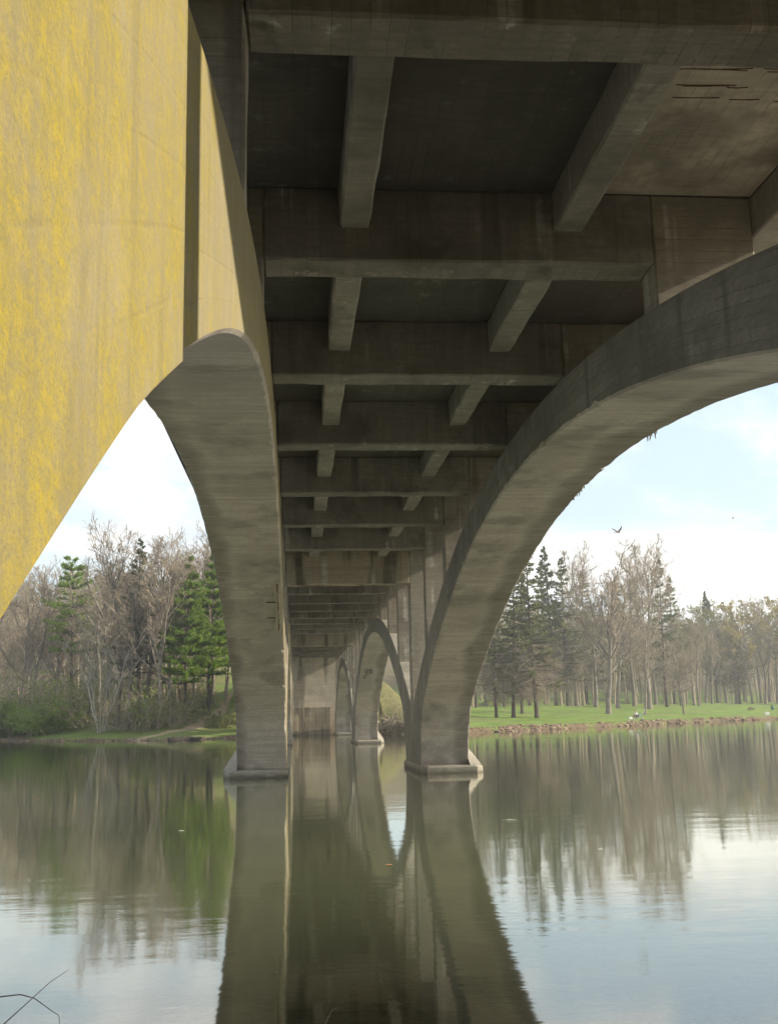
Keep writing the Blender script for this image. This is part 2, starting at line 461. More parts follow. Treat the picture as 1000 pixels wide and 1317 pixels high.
# footings with a sloped cap on the outer side
def footing(xa, xb, yc, outer):
    h = .25
    bm = bmesh.new()
    def prism(pts0, pts1):
        a = [bm.verts.new(p) for p in pts0]; b2 = [bm.verts.new(p) for p in pts1]
        n = len(a); bm.faces.new(a[::-1]); bm.faces.new(b2)
        for i in range(n): bm.faces.new((a[i], a[(i+1) % n], b2[(i+1) % n], b2[i]))
    xi0, xi1 = (xa-.42, xb+.07) if outer < 0 else (xa-.05, xb+.42)
    Y0, Y1 = yc-3.05, yc+3.05
    q = .22
    ring = [(xi0+q, Y0), (xi1-q, Y0), (xi1, Y0+q), (xi1, Y1-q), (xi1-q, Y1), (xi0+q, Y1), (xi0, Y1-q), (xi0, Y0+q)]
    prism([(x, y, -1.6) for x, y in ring], [(x, y, h-.06) for x, y in ring])
    ring2 = [(x+(.05 if x < (xa+xb)/2 else -.05), y+(.05 if y < yc else -.05)) for x, y in ring]
    prism([(x, y, h-.06) for x, y in ring], [(x, y, h) for x, y in ring2])
    me = bpy.data.meshes.new('footing'); bmesh.ops.recalc_face_normals(bm, faces=bm.faces)
    bm.to_mesh(me); bm.free(); me.materials.append(M_FOOT)
    f = link('footing', me, bridge)
    # sloped cap
    bm = bmesh.new()
    xo = xb if outer > 0 else xa; s = 1 if outer > 0 else -1
    pts = [(xo-.02*s, yc-2.95, h), (xo+.46*s, yc-2.25, h), (xo+.46*s, yc+2.25, h), (xo-.02*s, yc+2.95, h), (xo-.02*s, yc-1.1, h+.80), (xo-.02*s, yc+1.1, h+.80)]
    vv = [bm.verts.new(p_) for p_ in pts]
    for f_ in ((0, 1, 4), (1, 2, 5, 4), (2, 3, 5), (0, 4, 5, 3), (0, 3, 2, 1)): bm.faces.new([vv[k_] for k_ in f_])
    bmesh.ops.recalc_face_normals(bm, faces=bm.faces)
    me = bpy.data.meshes.new('sloped_cap'); bm.to_mesh(me); bm.free(); me.materials.append(M_FOOT)
    link('sloped_cap', me, f)
for p in piers:
    footing(XL-RW, XL, p, -1); footing(XR, XR+RW, p, 1)

# abutments
def abut(y0, y1, far):
    M_ABUT = concrete('concrete_abutment', (.55, .47, .35), 'z', .7, 0, .25, .6, .7, broad=True)
    o = bpart('abutment', XL-2.2, XR+2.2, y0, y1, -1.5, SLAB_B-.02, M_ABUT, seg=20, bev=.03)
    if far:
        link('abutment_ledge', box_mesh('abutment_ledge', XL-.2, XR-.5, y0-.45, y0+.05, -1.5-dz(y0), 3.0-dz(y0), M_PIERB), o)
        link('abutment_ledge', box_mesh('abutment_ledge', XL-.1, XL+.55, y0-.75, y0-.44, -1.5-dz(y0), 2.2-dz(y0), M_FOOT), o)
abut(120.6, 127.0, True); abut(-9.0, -3.2, False)

# spalled edge with bared bars on the left pier
sp = ribs[(0, True)]
def bar(name, p0, p1, r, parent, mat):
    p0, p1 = Vector(p0), Vector(p1); d = p1-p0
    bm = bmesh.new(); bmesh.ops.create_cone(bm, segments=6, radius1=r, radius2=r, depth=d.length, cap_ends=True)
    q = d.to_track_quat('Z', 'Y').to_matrix().to_4x4()
    bmesh.ops.transform(bm, matrix=Matrix.Translation((p0+p1)/2) @ q, verts=bm.verts)
    me = bpy.data.meshes.new(name); bm.to_mesh(me); bm.free(); me.materials.append(mat)
    return link(name, me, parent)
def intr(y, si=0):
    c, h = SPANS[si]
    I2 = arch_curves(h-.01, si == 0)[0]
    return float(np.interp(y-c, I2[:, 0], I2[:, 1]))
ys = np.linspace(28.0, 31.2, 9)
for a, b_ in zip(ys[:-1], ys[1:]):
    bar('reinforcing_bar', (XL-.13, a, intr(a)-.012), (XL-.13, b_+.02, intr(b_)-.012), .022, sp, M_RUST)
for y in (29.3, 30.4):
    bar('reinforcing_bar', (XL-.45, y, intr(y)-.01), (XL-.12, y, intr(y)-.012), .016, sp, M_RUST)
M_SPALL = plain('broken_concrete', (.34, .30, .24), .95, .5, 14)
def patch(name, pts, off, mat, parent, si):
    V = [(x, y, intr(y, si)-off) for x, y in pts]
    cx = sum(p[0] for p in pts)/len(pts); cy_ = sum(p[1] for p in pts)/len(pts)
    V.append((cx, cy_, intr(cy_, si)-off-.02)); n = len(pts)
    me = new_mesh(name, V, [(i, (i+1) % n, n) for i in range(n)], mat)
    return link(name, me, parent)
pp = [(XL-.03-.26*abs(math.sin(k*1.7))-(.0 if k % 2 else .05), 27.6+4.0*k/9) for k in range(10)] + [(XL-.02, 31.5-4.0*k/5) for k in range(6)]
patch('spalled_patch', pp, .004, M_SPALL, sp, 0)

# lime drips hanging from the outer edges of the first-span ribs
M_LIME = plain('lime_drip', (.30, .26, .21), .9, .4, 20)
dr = random.Random(4)
for left, xe, spots in ((False, XR+RW-.05, [16.5+.12*k+dr.uniform(-.04, .04) for k in range(5)]+[21.0+.16*k+dr.uniform(-.05, .05) for k in range(6)]), (True, XL-RW+.05, [19.0+.13*k for k in range(4)])):
    for y in spots:
        L_ = dr.uniform(.03, .12)
        link('lime_drip', tube_mesh('lime_drip', [(xe, y, intr(y)+.03), (xe+dr.uniform(-.01, .01), y, intr(y)-L_*.5), (xe+dr.uniform(-.02, .02), y+dr.uniform(-.02, .02), intr(y)-L_)], [.022, .012, .004], M_LIME, 5), ribs[(0, left)])

# painted scrawl on the soffit of the second right-hand rib
M_PAINT = plain('black_spray_paint', (.07, .065, .065), .7, .2, 9)
def scrawl(strokes, ox, oy, sx_, sy_, parent, si, w=.035):
    for st in strokes:
        V, F = [], []
        for i, (a, b_) in enumerate(st):
            j0, j1 = st[max(0, i-1)], st[min(len(st)-1, i+1)]
            dx, dy = j1[0]-j0[0], j1[1]-j0[1]; L = math.hypot(dx, dy) or 1
            nx, ny = -dy/L*w, dx/L*w
            for s in (1, -1):
                x = ox+a*sx_+nx*s; y = oy-(b_*sy_+ny*s*2.2)
                V.append((x, y, intr(y, si)-.006))
        for i in range(len(st)-1): F.append((2*i, 2*i+1, 2*i+3, 2*i+2))
        link('painted_letter', new_mesh('painted_letter', V, F, M_PAINT), parent)
Y_ = [[(0, 1), (.05, .62), (.2, .55), (.33, .65), (.35, 1)], [(.35, 1), (.36, .3), (.25, 0), (.08, .05), (.05, .25), (.3, .4)]]
E2 = [[(.48, .72), (.72, .78), (.7, .98), (.55, .98), (.48, .7), (.55, .5), (.75, .52)]]
M2 = [[(.86, .5), (.88, .98), (.92, .95), (1.0, .98), (1.02, .55)], [(1.02, .85), (1.12, 1.), (1.2, .92), (1.22, .5)]]
scrawl(Y_+E2+M2, XR+.30, 73.4, .40, 1.9, ribs[(1, False)], 1, .022)

# ------------------------------------------------------------------ ground and water
def sm(a, b_, x):
    t = np.clip((x-a)/(b_-a), 0, 1); return t*t*(3-2*t)
SH_X = np.array([-500, -250, -120, -60, -34, -20, -13, -6, -4.5, 8.5, 10, 13, 17, 25, 40, 60, 77, 110, 180, 300, 600.])
SH_Y = np.array([420, 290, 205, 155, 131, 114, 109, 112, 121.2, 121.2, 114, 110, 110, 119, 134, 156, 173, 205, 265, 350, 520.])
_r = np.random.default_rng(3)
_wx = np.linspace(-500, 600, 1400); _wv = np.convolve(_r.normal(size=1400), np.hanning(7)/3.5, 'same')*.35
def shore(x): return np.interp(x, SH_X, SH_Y) + np.interp(x, _wx, _wv)
_ph = _r.uniform(0, 6.28, (14, 2)); _fr = _r.normal(size=(14, 2))*.5
def bumps(x, y, s=.12):
    o = 0
    for i in range(14):
        k = 2**(i//4)*.12
        o = o + np.sin(_fr[i, 0]*x*k*4+_fr[i, 1]*y*k*4+_ph[i, 0])/(1+i//4)
    return o*s
PATH = np.array([(-15.2, 111.2), (-13.8, 113.), (-11.6, 116.6), (-10.2, 120.), (-8.6, 125.), (-7.2, 131.)])
def path_d(x, y):
    d = np.full(np.shape(x), 1e9)
    for p, q in zip(PATH[:-1], PATH[1:]):
        e = q-p; t = np.clip(((x-p[0])*e[0]+(y-p[1])*e[1])/(e@e), 0, 1)
        d = np.minimum(d, np.hypot(x-p[0]-t*e[0], y-p[1]-t*e[1]))
    return d
def gz(x, y):
    x = np.asarray(x, float); y = np.asarray(y, float)
    t = y-shore(x)
    L = 1-sm(-4, 12, x)
    right = .50*sm(-.2, .8, t) + .042*np.clip(t, 0, 60) + .16*np.clip(t-75, 0, 170)*sm(0, 1, t/75)
    left = .30*sm(-.3, 1.2, t) + .10*np.clip(t-1, 0, 7) + .26*np.clip(t-8, 0, 120)
    far = left*L + right*(1-L)
    emb = 7.6*sm(16, 5, np.abs(x-2))*sm(1.5, 9, y-(119+.1*np.abs(x-2)))*np.where((np.abs(x-2) < 5.5) & (y < 121.5), 0., 1.)
    far = np.maximum(far, emb*1.0*(t > -2))
    far = far + bumps(x, y, .06)*sm(1.5, 12, t)
    bed = np.where(t < 0, -1.6*sm(0, -6, t), 0)
    near_t = 5.0 - y + .25*np.sin(x*.7)
    nearbank = .34*sm(-.1, 2.5, near_t) + .03*np.clip(near_t-3, 0, 60) + .45*np.clip(near_t-9, 0, 22)  # steep rise behind the camera is unseen, added to block sky light
    shallow = -.16*np.clip(-near_t, 0, 3) - .09*np.clip(-near_t-3, 0, 14)
    z = np.where(t > 0, far, np.maximum(bed, shallow) if False else np.where(near_t > 0, nearbank, np.maximum(shallow, -1.7)))
    z = np.where((t <= 0) & (near_t <= 0), np.maximum(np.maximum(shallow, -1.7), bed), z)
    return z
xs = np.unique(np.r_[-500:-120:14, -120:-40:4, -40:-16:.8, -16:24:.5, 24:90:1.0, 90:200:4, 200:600:18])
yn = np.r_[-90:-10:8, -10:9:.35]
ts = np.r_[np.linspace(-60, -8, 14), -8:-1:.9, -1:2.6:.16, 2.6:12:.6, 12:40:1.4, 40:100:4, 100:340:12]
rows = []
X, T = np.meshgrid(xs, ts); SHX = shore(X)
Yf = SHX + T
Yn = np.meshgrid(xs, yn)[1]; Xn = np.meshgrid(xs, yn)[0]
tt = np.linspace(0, 1, 12)[1:-1]
Xm = np.meshgrid(xs, tt)[0]; Ym = (yn[-1] + (shore(Xm)-60-yn[-1])*np.meshgrid(xs, tt)[1])
GX = np.vstack([Xn, Xm, X]); GY = np.vstack([Yn, np.maximum(Ym, yn[-1]+.01), np.maximum(Yf, yn[-1]+.5)])
GZ = gz(GX, GY)
nr, nc = GX.shape
gv = np.c_[GX.ravel(), GY.ravel(), GZ.ravel()]
ii = (np.arange(nr-1)[:, None]*nc + np.arange(nc-1)[None]).ravel()
gf = np.c_[ii, ii+1, ii+nc+1, ii+nc]
b = NB('ground_soil_and_grass')
P = b.coord('Object')
def attr(b, n):
    a = b.n('ShaderNodeAttribute'); a.attribute_name = n; return a.outputs['Fac']
g1 = b.noise(P, .35, 5, .6); g2 = b.noise(P, 3.2, 5, .7); g3 = b.noise(P, 14, 4, .7)
grass = b.mix(b.rng(g1, .35, .65), (.12, .19, .034), (.20, .265, .052))
grass = b.mix(b.rng(g2, .45, .7, 0, .65), grass, (.19, .235, .075))
grass = b.mix(b.rng(b.noise(P, .11, 5, .65), .50, .64, 0, .6), grass, (.20, .19, .085))
grass = b.mix(b.rng(g3, .5, .75, 0, .5), grass, (.07, .125, .025))
litter = b.mix(b.rng(g2, .35, .68), (.10, .075, .045), (.19, .145, .09))
litter = b.mix(b.rng(b.noise(P, .22, 4, .6), .52, .66, 0, .7), litter, b.mix(g2, (.06, .12, .025), (.10, .17, .03)))
soil = b.mix(g2, (.10, .068, .042), (.21, .15, .095))
soil = b.mix(b.rng(g3, .5, .7, 0, .6), soil, (.07, .048, .03))
pth = b.mix(g2, (.34, .24, .15), (.46, .35, .23))
bed = b.mix(b.rng(g3, .4, .65), (.09, .07, .036), (.21, .165, .085))
bed = b.mix(b.rng(b.noise(P, 6, 5, .7), .55, .66), bed, (.02, .017, .01))
c = b.mix(attr(b, 'wood'), grass, litter)
c = b.mix(attr(b, 'soil'), c, soil)
c = b.mix(attr(b, 'path'), c, pth)
c = b.mix(attr(b, 'bed'), c, bed)
M_GROUND = b.done(c, .95, b.bump(b.math('ADD', g2, g3), .6, .12), .1)
me = new_mesh('ground', gv, gf, M_GROUND, smooth=True)
x, y = gv[:, 0], gv[:, 1]; t = y-shore(x)
near = y < 9
wood = np.where(near, .8, np.maximum(1-sm(2, 18, x), sm(85, 110, t)))
wood = np.where((~near) & (t < 14) & (x < 4) & (x > -30), np.minimum(wood, .25+.5*sm(1, 14, t)), wood)
emb = sm(15, 9, np.abs(x-2))*sm(-2, 2, y-114)
wood = np.where(~near, np.where(x > 5, np.maximum(wood, .75*emb), np.minimum(wood, 1-.75*emb)), wood)
soil = np.where(near, .5, sm(1.0, .35, t+.35*np.sin(x*1.3)+.25*np.sin(x*3.1)))
pth = np.where(near, 0, sm(.85, .3, path_d(x, y)+.2*np.sin(y*2)))
beda = np.where(gv[:, 2] < -.02, 1., 0.)
for n, a in (('wood', wood), ('soil', soil), ('path', pth), ('bed', beda)):
    at = me.attributes.new(n, 'FLOAT', 'POINT'); at.data.foreach_set('value', a.astype(np.float32))
tag(link('ground', me), 'grassy and wooded river banks with brown earth at the waterline', kind='structure')

b = NB('river_water'); P = b.coord('Object')
yy = b.sep(P)[1]
n1 = b.noise(b.mapping(P, (.55, 1.3, 1)), 1.5, 3, .5)
n2 = b.noise(b.mapping(P, (.5, 1.2, 1)), 7.0, 3, .55)
calm = b.rng(b.noise(b.mapping(P, (.5, 1.4, 1)), .10, 3, .6), .38, .66, .18, 1.0)
hh = b.math('ADD', b.math('MULTIPLY', n1, .8), b.math('MULTIPLY', n2, .22))
hh = b.math('MULTIPLY', hh, calm)
bp = b.bump(hh, .105, .05)
fr = b.n('ShaderNodeFresnel'); fr.inputs['IOR'].default_value = 1.6; b.set(fr.inputs['Normal'], bp)
gl = b.n('ShaderNodeBsdfGlossy'); gl.inputs['Roughness'].default_value = .045; gl.inputs['Color'].default_value = (.94, .95, .90, 1); b.set(gl.inputs['Normal'], bp)
df = b.n('ShaderNodeBsdfDiffuse'); b.set(df.inputs['Color'], b.mix(b.noise(P, .15, 3), (.095, .108, .048), (.118, .128, .062)))
tr = b.n('ShaderNodeBsdfTransparent'); tr.inputs['Color'].default_value = (.62, .60, .38, 1)
m1 = b.n('ShaderNodeMixShader'); b.set(m1.inputs[0], b.rng(yy, 6.5, 15.0, .0, 1.0)); b.t.links.new(tr.outputs[0], m1.inputs[1]); b.t.links.new(df.outputs[0], m1.inputs[2])
m2 = b.n('ShaderNodeMixShader'); b.set(m2.inputs[0], b.rng(fr.outputs[0], .0, .75, .10, .98, False)); b.t.links.new(m1.outputs[0], m2.inputs[1]); b.t.links.new(gl.outputs[0], m2.inputs[2])
b.t.nodes.remove(b.bs); b.t.links.new(m2.outputs[0], b.out.inputs[0])
M_WATER = b.m
wv = [(-600, -60, 0), (700, -60, 0), (700, 640, 0), (-600, 640, 0)]
tag(link('river_water', new_mesh('river_water', wv, [(0, 1, 2, 3)], M_WATER)), 'calm olive-green river water mirroring the bridge and sky', kind='structure')

def ray(px, py):
    d = CW + CR*((px-500)/1394.8) - CU*((py-658.5)/1394.8); return d
def on_ground(px, py, y0=90, y1=520):
    """the spot on the far bank that stands under an image point"""
    d = ray(px, py)
    last = None
    for s in np.arange(y0, y1, .25):
        q = d*(s/d.y); x, y, z = q.x, q.y, q.z+EYE
        g = float(gz(x, y))
        if y > float(shore(x)) + .4 and z <= g: return Vector((x, y, g))
    q = d*(y1/d.y); return Vector((q.x, q.y, float(gz(q.x, q.y))))
def above(px, dist_y):
    """ground point straight below an image column at a given distance along the bridge axis"""
    d = ray(px, 915); q = d*(dist_y/d.y); return Vector((q.x, q.y, float(gz(q.x, q.y))))
def height_to(base, py):
    """height that reaches image row py from a foot point"""
    px_d = base - Vector((0, 0, EYE))
    f = lambda h: (lambda v: 658.5-1394.8*v.dot(CU)/v.dot(CW))(px_d+Vector((0, 0, h)))
    lo, hi = .1, 90
    for _ in range(40):
        m = (lo+hi)/2
        if f(m) > py: lo = m
        else: hi = m
    return lo

# ------------------------------------------------------------------ trees: generators
def grow(g, p0, d0, L, k, wob, up):
    N = len(p0); pts = [p0]; ds = []; d = norm(d0); p = p0
    for i in range(k):
        d = norm(d + g.normal(size=(N, 3))*wob + np.array([0, 0, up])); ds.append(d)
        p = p + d*(L/k)[:, None]; pts.append(p)
    return np.stack(pts, 1), np.stack(ds+[ds[-1]], 1)
def tubes(pts, r0, r1, sides):
    N, K, _ = pts.shape
    d = norm(np.diff(pts, axis=1)); d = np.concatenate([d, d[:, -1:]], 1)
    ref = np.where(np.abs(d[..., 2:3]) > .9, np.array([1., 0, 0]), np.array([0, 0, 1.]))
    a = norm(np.cross(d, ref)); b_ = np.cross(d, a)
    t = np.linspace(0, 1, K)[None, :, None, None]
    rad = r0[:, None, None, None]*(1-t) + r1[:, None, None, None]*t
    th = np.arange(sides)*2*np.pi/sides
    V = pts[:, :, None] + rad*(a[:, :, None]*np.cos(th)[None, None, :, None] + b_[:, :, None]*np.sin(th)[None, None, :, None])
    base = (np.arange(N)[:, None, None]*K + np.arange(K-1)[None, :, None])*sides
    j = np.arange(sides)[None, None]; j2 = (j+1) % sides
    F = np.stack(np.broadcast_arrays(base+j, base+j2, base+sides+j2, base+sides+j), -1).reshape(-1, 4)
    return V.reshape(-1, 3), F
def kids(g, pts, ds, L, r0, r1, n, t0, t1, ang, ratio, spread=.35):
    N, K, _ = pts.shape
    idx = np.repeat(np.arange(N), n); t = g.uniform(t0, t1, len(idx))
    f = t*(K-1); i = np.minimum(f.astype(int), K-2); fr = (f-i)[:, None]
    p = pts[idx, i]*(1-fr)+pts[idx, i+1]*fr; d = ds[idx, i]
    q = norm(np.cross(d, g.normal(size=d.shape)))
    th = ang*(1+spread*g.normal(size=len(idx)))[:, None]
    dd = np.cos(th)*d + np.sin(th)*q
    ll = L[idx]*ratio*(1.15-.6*t)*g.uniform(.6, 1.25, len(idx))
    rr = (r0[idx]*(1-t)+r1[idx]*t)
    return p, dd, ll, rr
def cat(parts):
    V, F, o = [], [], 0
    for v, f in parts: V.append(v); F.append(f+o); o += len(v)
    return np.concatenate(V), np.concatenate(F)

def bare_tree(seed, H=20., r=.26, trunk=.55, nl=13, nb=7, nt=7, ns=3, ang=.75, vase=.25, lean=0., twig=.022, t_lo=.38, base_flare=1.5):
    """leafless tree: returns (trunk and limbs), (twigs)"""
    g = np.random.default_rng(seed)
    L = np.array([H*trunk*1.35]); p0 = np.zeros((1, 3))
    pts, ds = grow(g, p0, np.array([[lean, g.normal()*.03, 1.]]), L, 9, .05, .06)
    R0, R1 = np.array([r]), np.array([r*.25])
    wood = [tubes(pts, R0, R1, 8)]
    fl = pts[:, :2].copy(); fl[:, 1] = fl[:, 0]+(pts[:, 1]-pts[:, 0])*.35; fl[:, 0, 2] -= .4
    wood.append(tubes(fl, R0*base_flare, R0*.99, 8))
    p, d, l, rr = kids(g, pts, ds, L, R0, R1, nl, t_lo, 1., ang, .52)
    l2, d2 = grow(g, p, d, l, 6, .10, vase*.35); a0, a1 = rr*.55, rr*.14+.012
    wood.append(tubes(l2, a0, a1, 5))
    p, d, l3, rr = kids(g, l2, d2, l, a0, a1, nb, .2, 1., .72, .50)
    l3p, d3 = grow(g, p, d, l3, 4, .13, vase*.3); b0, b1 = rr*.55+.006, np.full(len(rr), twig*.8)
    wood.append(tubes(l3p, b0, b1, 4))
    p, d, l4, rr = kids(g, l3p, d3, l3, b0, b1, nt, .15, 1., .65, .55)
    l4p, d4 = grow(g, p, d, l4, 3, .15, vase*.25); c0, c1 = np.full(len(rr), twig), np.full(len(rr), twig*.55)
    tw = [tubes(l4p, c0, c1, 3)]
    if ns:
        p, d, l5, rr = kids(g, l4p, d4, l4, c0, c1, ns, .2, 1., .6, .6)
        l5p, d5 = grow(g, p, d, l5, 2, .15, vase*.2)
        tw.append(tubes(l5p, np.full(len(rr), twig*.75), np.full(len(rr), twig*.35), 3))
    else: l5p = l4p
    return cat(wood), cat(tw), l5p.reshape(-1, 3)

def blades(g, P, D, L, W, flat=.5):
    """small needle or leaf faces at P pointing along D"""
    N = len(P); D = norm(D)
    s = norm(np.cross(D, norm(g.normal(size=(N, 3))*flat + np.array([0, 0, 1.]))))
    L = L[:, None]; W = W[:, None]
    V = np.stack([P - s*W*.35, P + D*L*.5 - s*W, P + D*L, P + D*L*.5 + s*W], 1).reshape(-1, 3)
    F = np.arange(N*4).reshape(N, 4)
    return V, F

def conifer(seed, H=20., r=.24, h0=.28, R=3.3, nw=120, sprays=12, droop=-.25, tipup=.10, dead=110, power=.95, bl=.55, bw=.07, ragged=.35, tuft=False, full=1.):
    g = np.random.default_rng(seed)
    L = np.array([H])
    pts, ds = grow(g, np.zeros((1, 3)), np.array([[0, 0, 1.]]), L, 10, .012, .02)
    R0, R1 = np.array([r]), np.array([.02])
    fl = pts[:, :2].copy(); fl[:, 1] = fl[:, 0]+(pts[:, 1]-pts[:, 0])*.25; fl[:, 0, 2] -= .4
    wood = [tubes(pts, R0, R1, 8), tubes(fl, R0*1.5, R0*.99, 8)]
    h = h0 + (1-h0)*np.clip(np.linspace(0, 1, nw)**.92 + g.normal(size=nw)*.012, 0, 1)*.985
    if tuft: h = np.round(h*17)/17 + g.normal(size=nw)*.006
    f = h*10; i = np.minimum(f.astype(int), 9); fr = (f-i)[:, None]
    p = pts[0, i]*(1-fr)+pts[0, np.minimum(i+1, 10)]*fr
    az = g.uniform(0, 6.283, nw); q = (1-h)/(1-h0)
    bl_ = R*np.clip(q, .03, 1)**power*g.uniform(1-ragged, 1.0+ragged*.4, nw)
    bl_ *= np.where(q > .8, .75, 1)
    d = np.c_[np.cos(az), np.sin(az), droop+.30*(1-q)**3+g.normal(size=nw)*.08]
    bp_, bd = grow(g, p, d, bl_, 5, .06, tipup)
    wood.append(tubes(bp_, .012+.018*bl_, np.full(nw, .010), 4))
    keep = g.uniform(size=nw) < full
    idx = np.repeat(np.arange(nw)[keep], sprays); t = g.uniform(.18, 1., len(idx))**.8
    f = t*5; k = np.minimum(f.astype(int), 4); fr = (f-k)[:, None]
    sp_ = bp_[idx, k]*(1-fr)+bp_[idx, k+1]*fr; sd = bd[idx, k]
    side = norm(np.cross(sd, np.array([0, 0, 1.])))*np.where(g.uniform(size=len(idx)) < .5, -1, 1)[:, None]
    sd = norm(sd*.75 + side*g.uniform(.2, 1.1, len(idx))[:, None] + np.array([0, 0, 1.])*((.45 if tuft else -.22)+g.normal(size=len(idx))*.25)[:, None])
    n3 = 4
    P = np.repeat(sp_, n3, 0); D = norm(np.repeat(sd, n3, 0) + g.normal(size=(len(P), 3))*(.55 if tuft else .34))
    scl = np.repeat((.3+.7*np.sqrt(bl_[idx]/R)), n3)
    leaf = blades(g, P, D, bl*scl*g.uniform(.6, 1.3, len(P)), bw*g.uniform(.7, 1.3, len(P)), .8)
    if dead:
        hd = g.uniform(.11, h0+.25, dead); f = hd*10; i = f.astype(int); fr = (f-i)[:, None]
        p = pts[0, i]*(1-fr)+pts[0, i+1]*fr; az = g.uniform(0, 6.283, dead)
        dl = g.uniform(.6, 1., dead)*R*.8*np.clip(hd/h0, .3, 1)
        d = np.c_[np.cos(az), np.sin(az), np.full(dead, -.18)]
        dp, dd = grow(g, p, d, dl, 4, .10, -.05)
        a0, a1 = np.full(dead, .030), np.full(dead, .012)
        tw = [tubes(dp, a0, a1, 3)]
        p, d, l, rr = kids(g, dp, dd, dl, a0, a1, 7, .2, 1., .8, .45)
        lp, ld = grow(g, p, d, l, 2, .15, -.12); tw.append(tubes(lp, np.full(len(l), .015), np.full(len(l), .008), 3))
        return cat(wood), leaf, cat(tw)
    return cat(wood), leaf, None

def leaf_mat(name, a, b_, trans=.25):
    n = NB(name); P = n.coord('Object'); v = n.noise(P, .8, 3, .6); w = n.noise(P, 5, 2)
    oi = n.n('ShaderNodeObjectInfo')
    c = n.mix(n.rng(n.math('ADD', n.math('MULTIPLY', v, .6), n.math('MULTIPLY', w, .4)), .35, .65), a, b_)
    c = n.mix(n.math('MULTIPLY', oi.outputs['Random'], .35), c, tuple(x*.62 for x in a))
    n.done(c, .7, None, .25)
    tl = n.n('ShaderNodeBsdfTranslucent'); n.set(tl.inputs[0], c)
    mx = n.n('ShaderNodeMixShader'); mx.inputs[0].default_value = trans
    n.t.links.new(n.bs.outputs[0], mx.inputs[1]); n.t.links.new(tl.outputs[0], mx.inputs[2]); n.t.links.new(mx.outputs[0], n.out.inputs[0])
    return n.m
def bark_mat(name, a, b_):
    n = NB(name); P = n.coord('Object'); v = n.noise(n.mapping(P, (6, 6, 1.2)), 1.2, 4, .65)
    oi = n.n('ShaderNodeObjectInfo')
    c = n.mix(n.rng(v, .35, .68), a, b_); c = n.mix(n.math('MULTIPLY', oi.outputs['Random'], .4), c, tuple(x*.6 for x in a))
    return n.done(c, .9, n.bump(v, .6, .04), .15)
M_BARK  = bark_mat('bark_grey_brown', (.17, .14, .115), (.32, .27, .22))
M_BARKD = bark_mat('bark_dark', (.075, .058, .046), (.15, .118, .095))
M_BARKP = bark_mat('bark_pale', (.30, .27, .21), (.46, .42, .34))
M_TWIG  = bark_mat('twigs_brown', (.31, .245, .175), (.48, .39, .29))
M_TWIGP = bark_mat('twigs_pale', (.26, .215, .165), (.38, .32, .25))
M_TWIGD = bark_mat('dead_twigs', (.25, .20, .15), (.40, .33, .255))
M_SPRUCE = leaf_mat('spruce_needles', (.10, .128, .05), (.19, .215, .09), .35)
M_PINE   = leaf_mat('pine_needles', (.15, .245, .03), (.28, .38, .065), .45)
M_OLIVE  = leaf_mat('hemlock_needles', (.14, .155, .055), (.23, .235, .095), .3)
M_GREEN  = leaf_mat('spring_leaves', (.15, .225, .032), (.27, .35, .065), .45)
M_YELLOW = leaf_mat('yellow_buds', (.34, .28, .09), (.50, .41, .14), .4)
M_BRUSH  = leaf_mat('brush_leaves', (.18, .20, .06), (.29, .29, .105), .4)

def tree_proto(kind, wood, crown, extra=None, mw=None, mc=None, mx=None):
    d = {'trunk': new_mesh(kind+'_trunk', wood[0], wood[1], mw, smooth=True)}
    d['crown'] = new_mesh(kind+'_crown', crown[0], crown[1], mc)
    if extra is not None: d['dead_branches' if mx is M_TWIGD else 'leaves'] = new_mesh(kind+'_extra', extra[0], extra[1], mx)
    return d
PROTO = {}
for i, kw in enumerate([dict(), dict(nl=15, vase=.4, ang=.6, trunk=.5, t_lo=.28), dict(nl=12, ang=.85, trunk=.6, t_lo=.2), dict(nl=17, vase=.5, ang=.5, trunk=.62, t_lo=.3), dict(nl=13, ang=.75, lean=.12, t_lo=.25)]):
    w, t_, _ = bare_tree(11+i, **kw); PROTO['bare%d' % i] = tree_proto('bare', w, t_, None, M_BARK, M_TWIG)
for i, kw in enumerate([dict(h0=.20, R=4.2, nw=190, full=.7, ragged=.6), dict(h0=.24, R=3.4, nw=150, full=.6, ragged=.65), dict(h0=.16, R=4.0, nw=220, full=.85), dict(h0=.26, R=3.6, nw=140, full=.6, ragged=.65)]):
    w, l, x_ = conifer(31+i, **kw); PROTO['spruce%d' % i] = tree_proto('spruce', w, l, x_, M_BARKD, M_SPRUCE, M_TWIGD)
for i, kw in enumerate([dict(h0=.18, R=4.6, full=.55, nw=190, ragged=.6), dict(h0=.17, R=4.9, full=.6, nw=200, ragged=.6)]):
    w, l, x_ = conifer(41+i, dead=170, **kw); PROTO['olive%d' % i] = tree_proto('hemlock', w, l, x_, M_BARKD, M_OLIVE, M_TWIGD)
w, l, _ = conifer(51, H=20, h0=.24, R=4.6, nw=320, sprays=24, droop=.0, tipup=.05, dead=0, tuft=True, bl=.62, bw=.055, power=.75, full=.95)
PROTO['pine0'] = tree_proto('pine', w, l, None, M_BARKD, M_PINE)
w, l, _ = conifer(52, H=20, h0=.38, R=4.6, nw=95, sprays=20, droop=.05, tipup=.04, dead=0, tuft=True, bl=.65, bw=.055, power=.5, ragged=.5)
PROTO['pine1'] = tree_proto('pine', w, l, None, M_BARKD, M_PINE)
g = np.random.default_rng(9)
w, t_, tips = bare_tree(61, nl=12, nb=6, nt=6, ns=2)
sel = tips[g.integers(0, len(tips), 5200)]
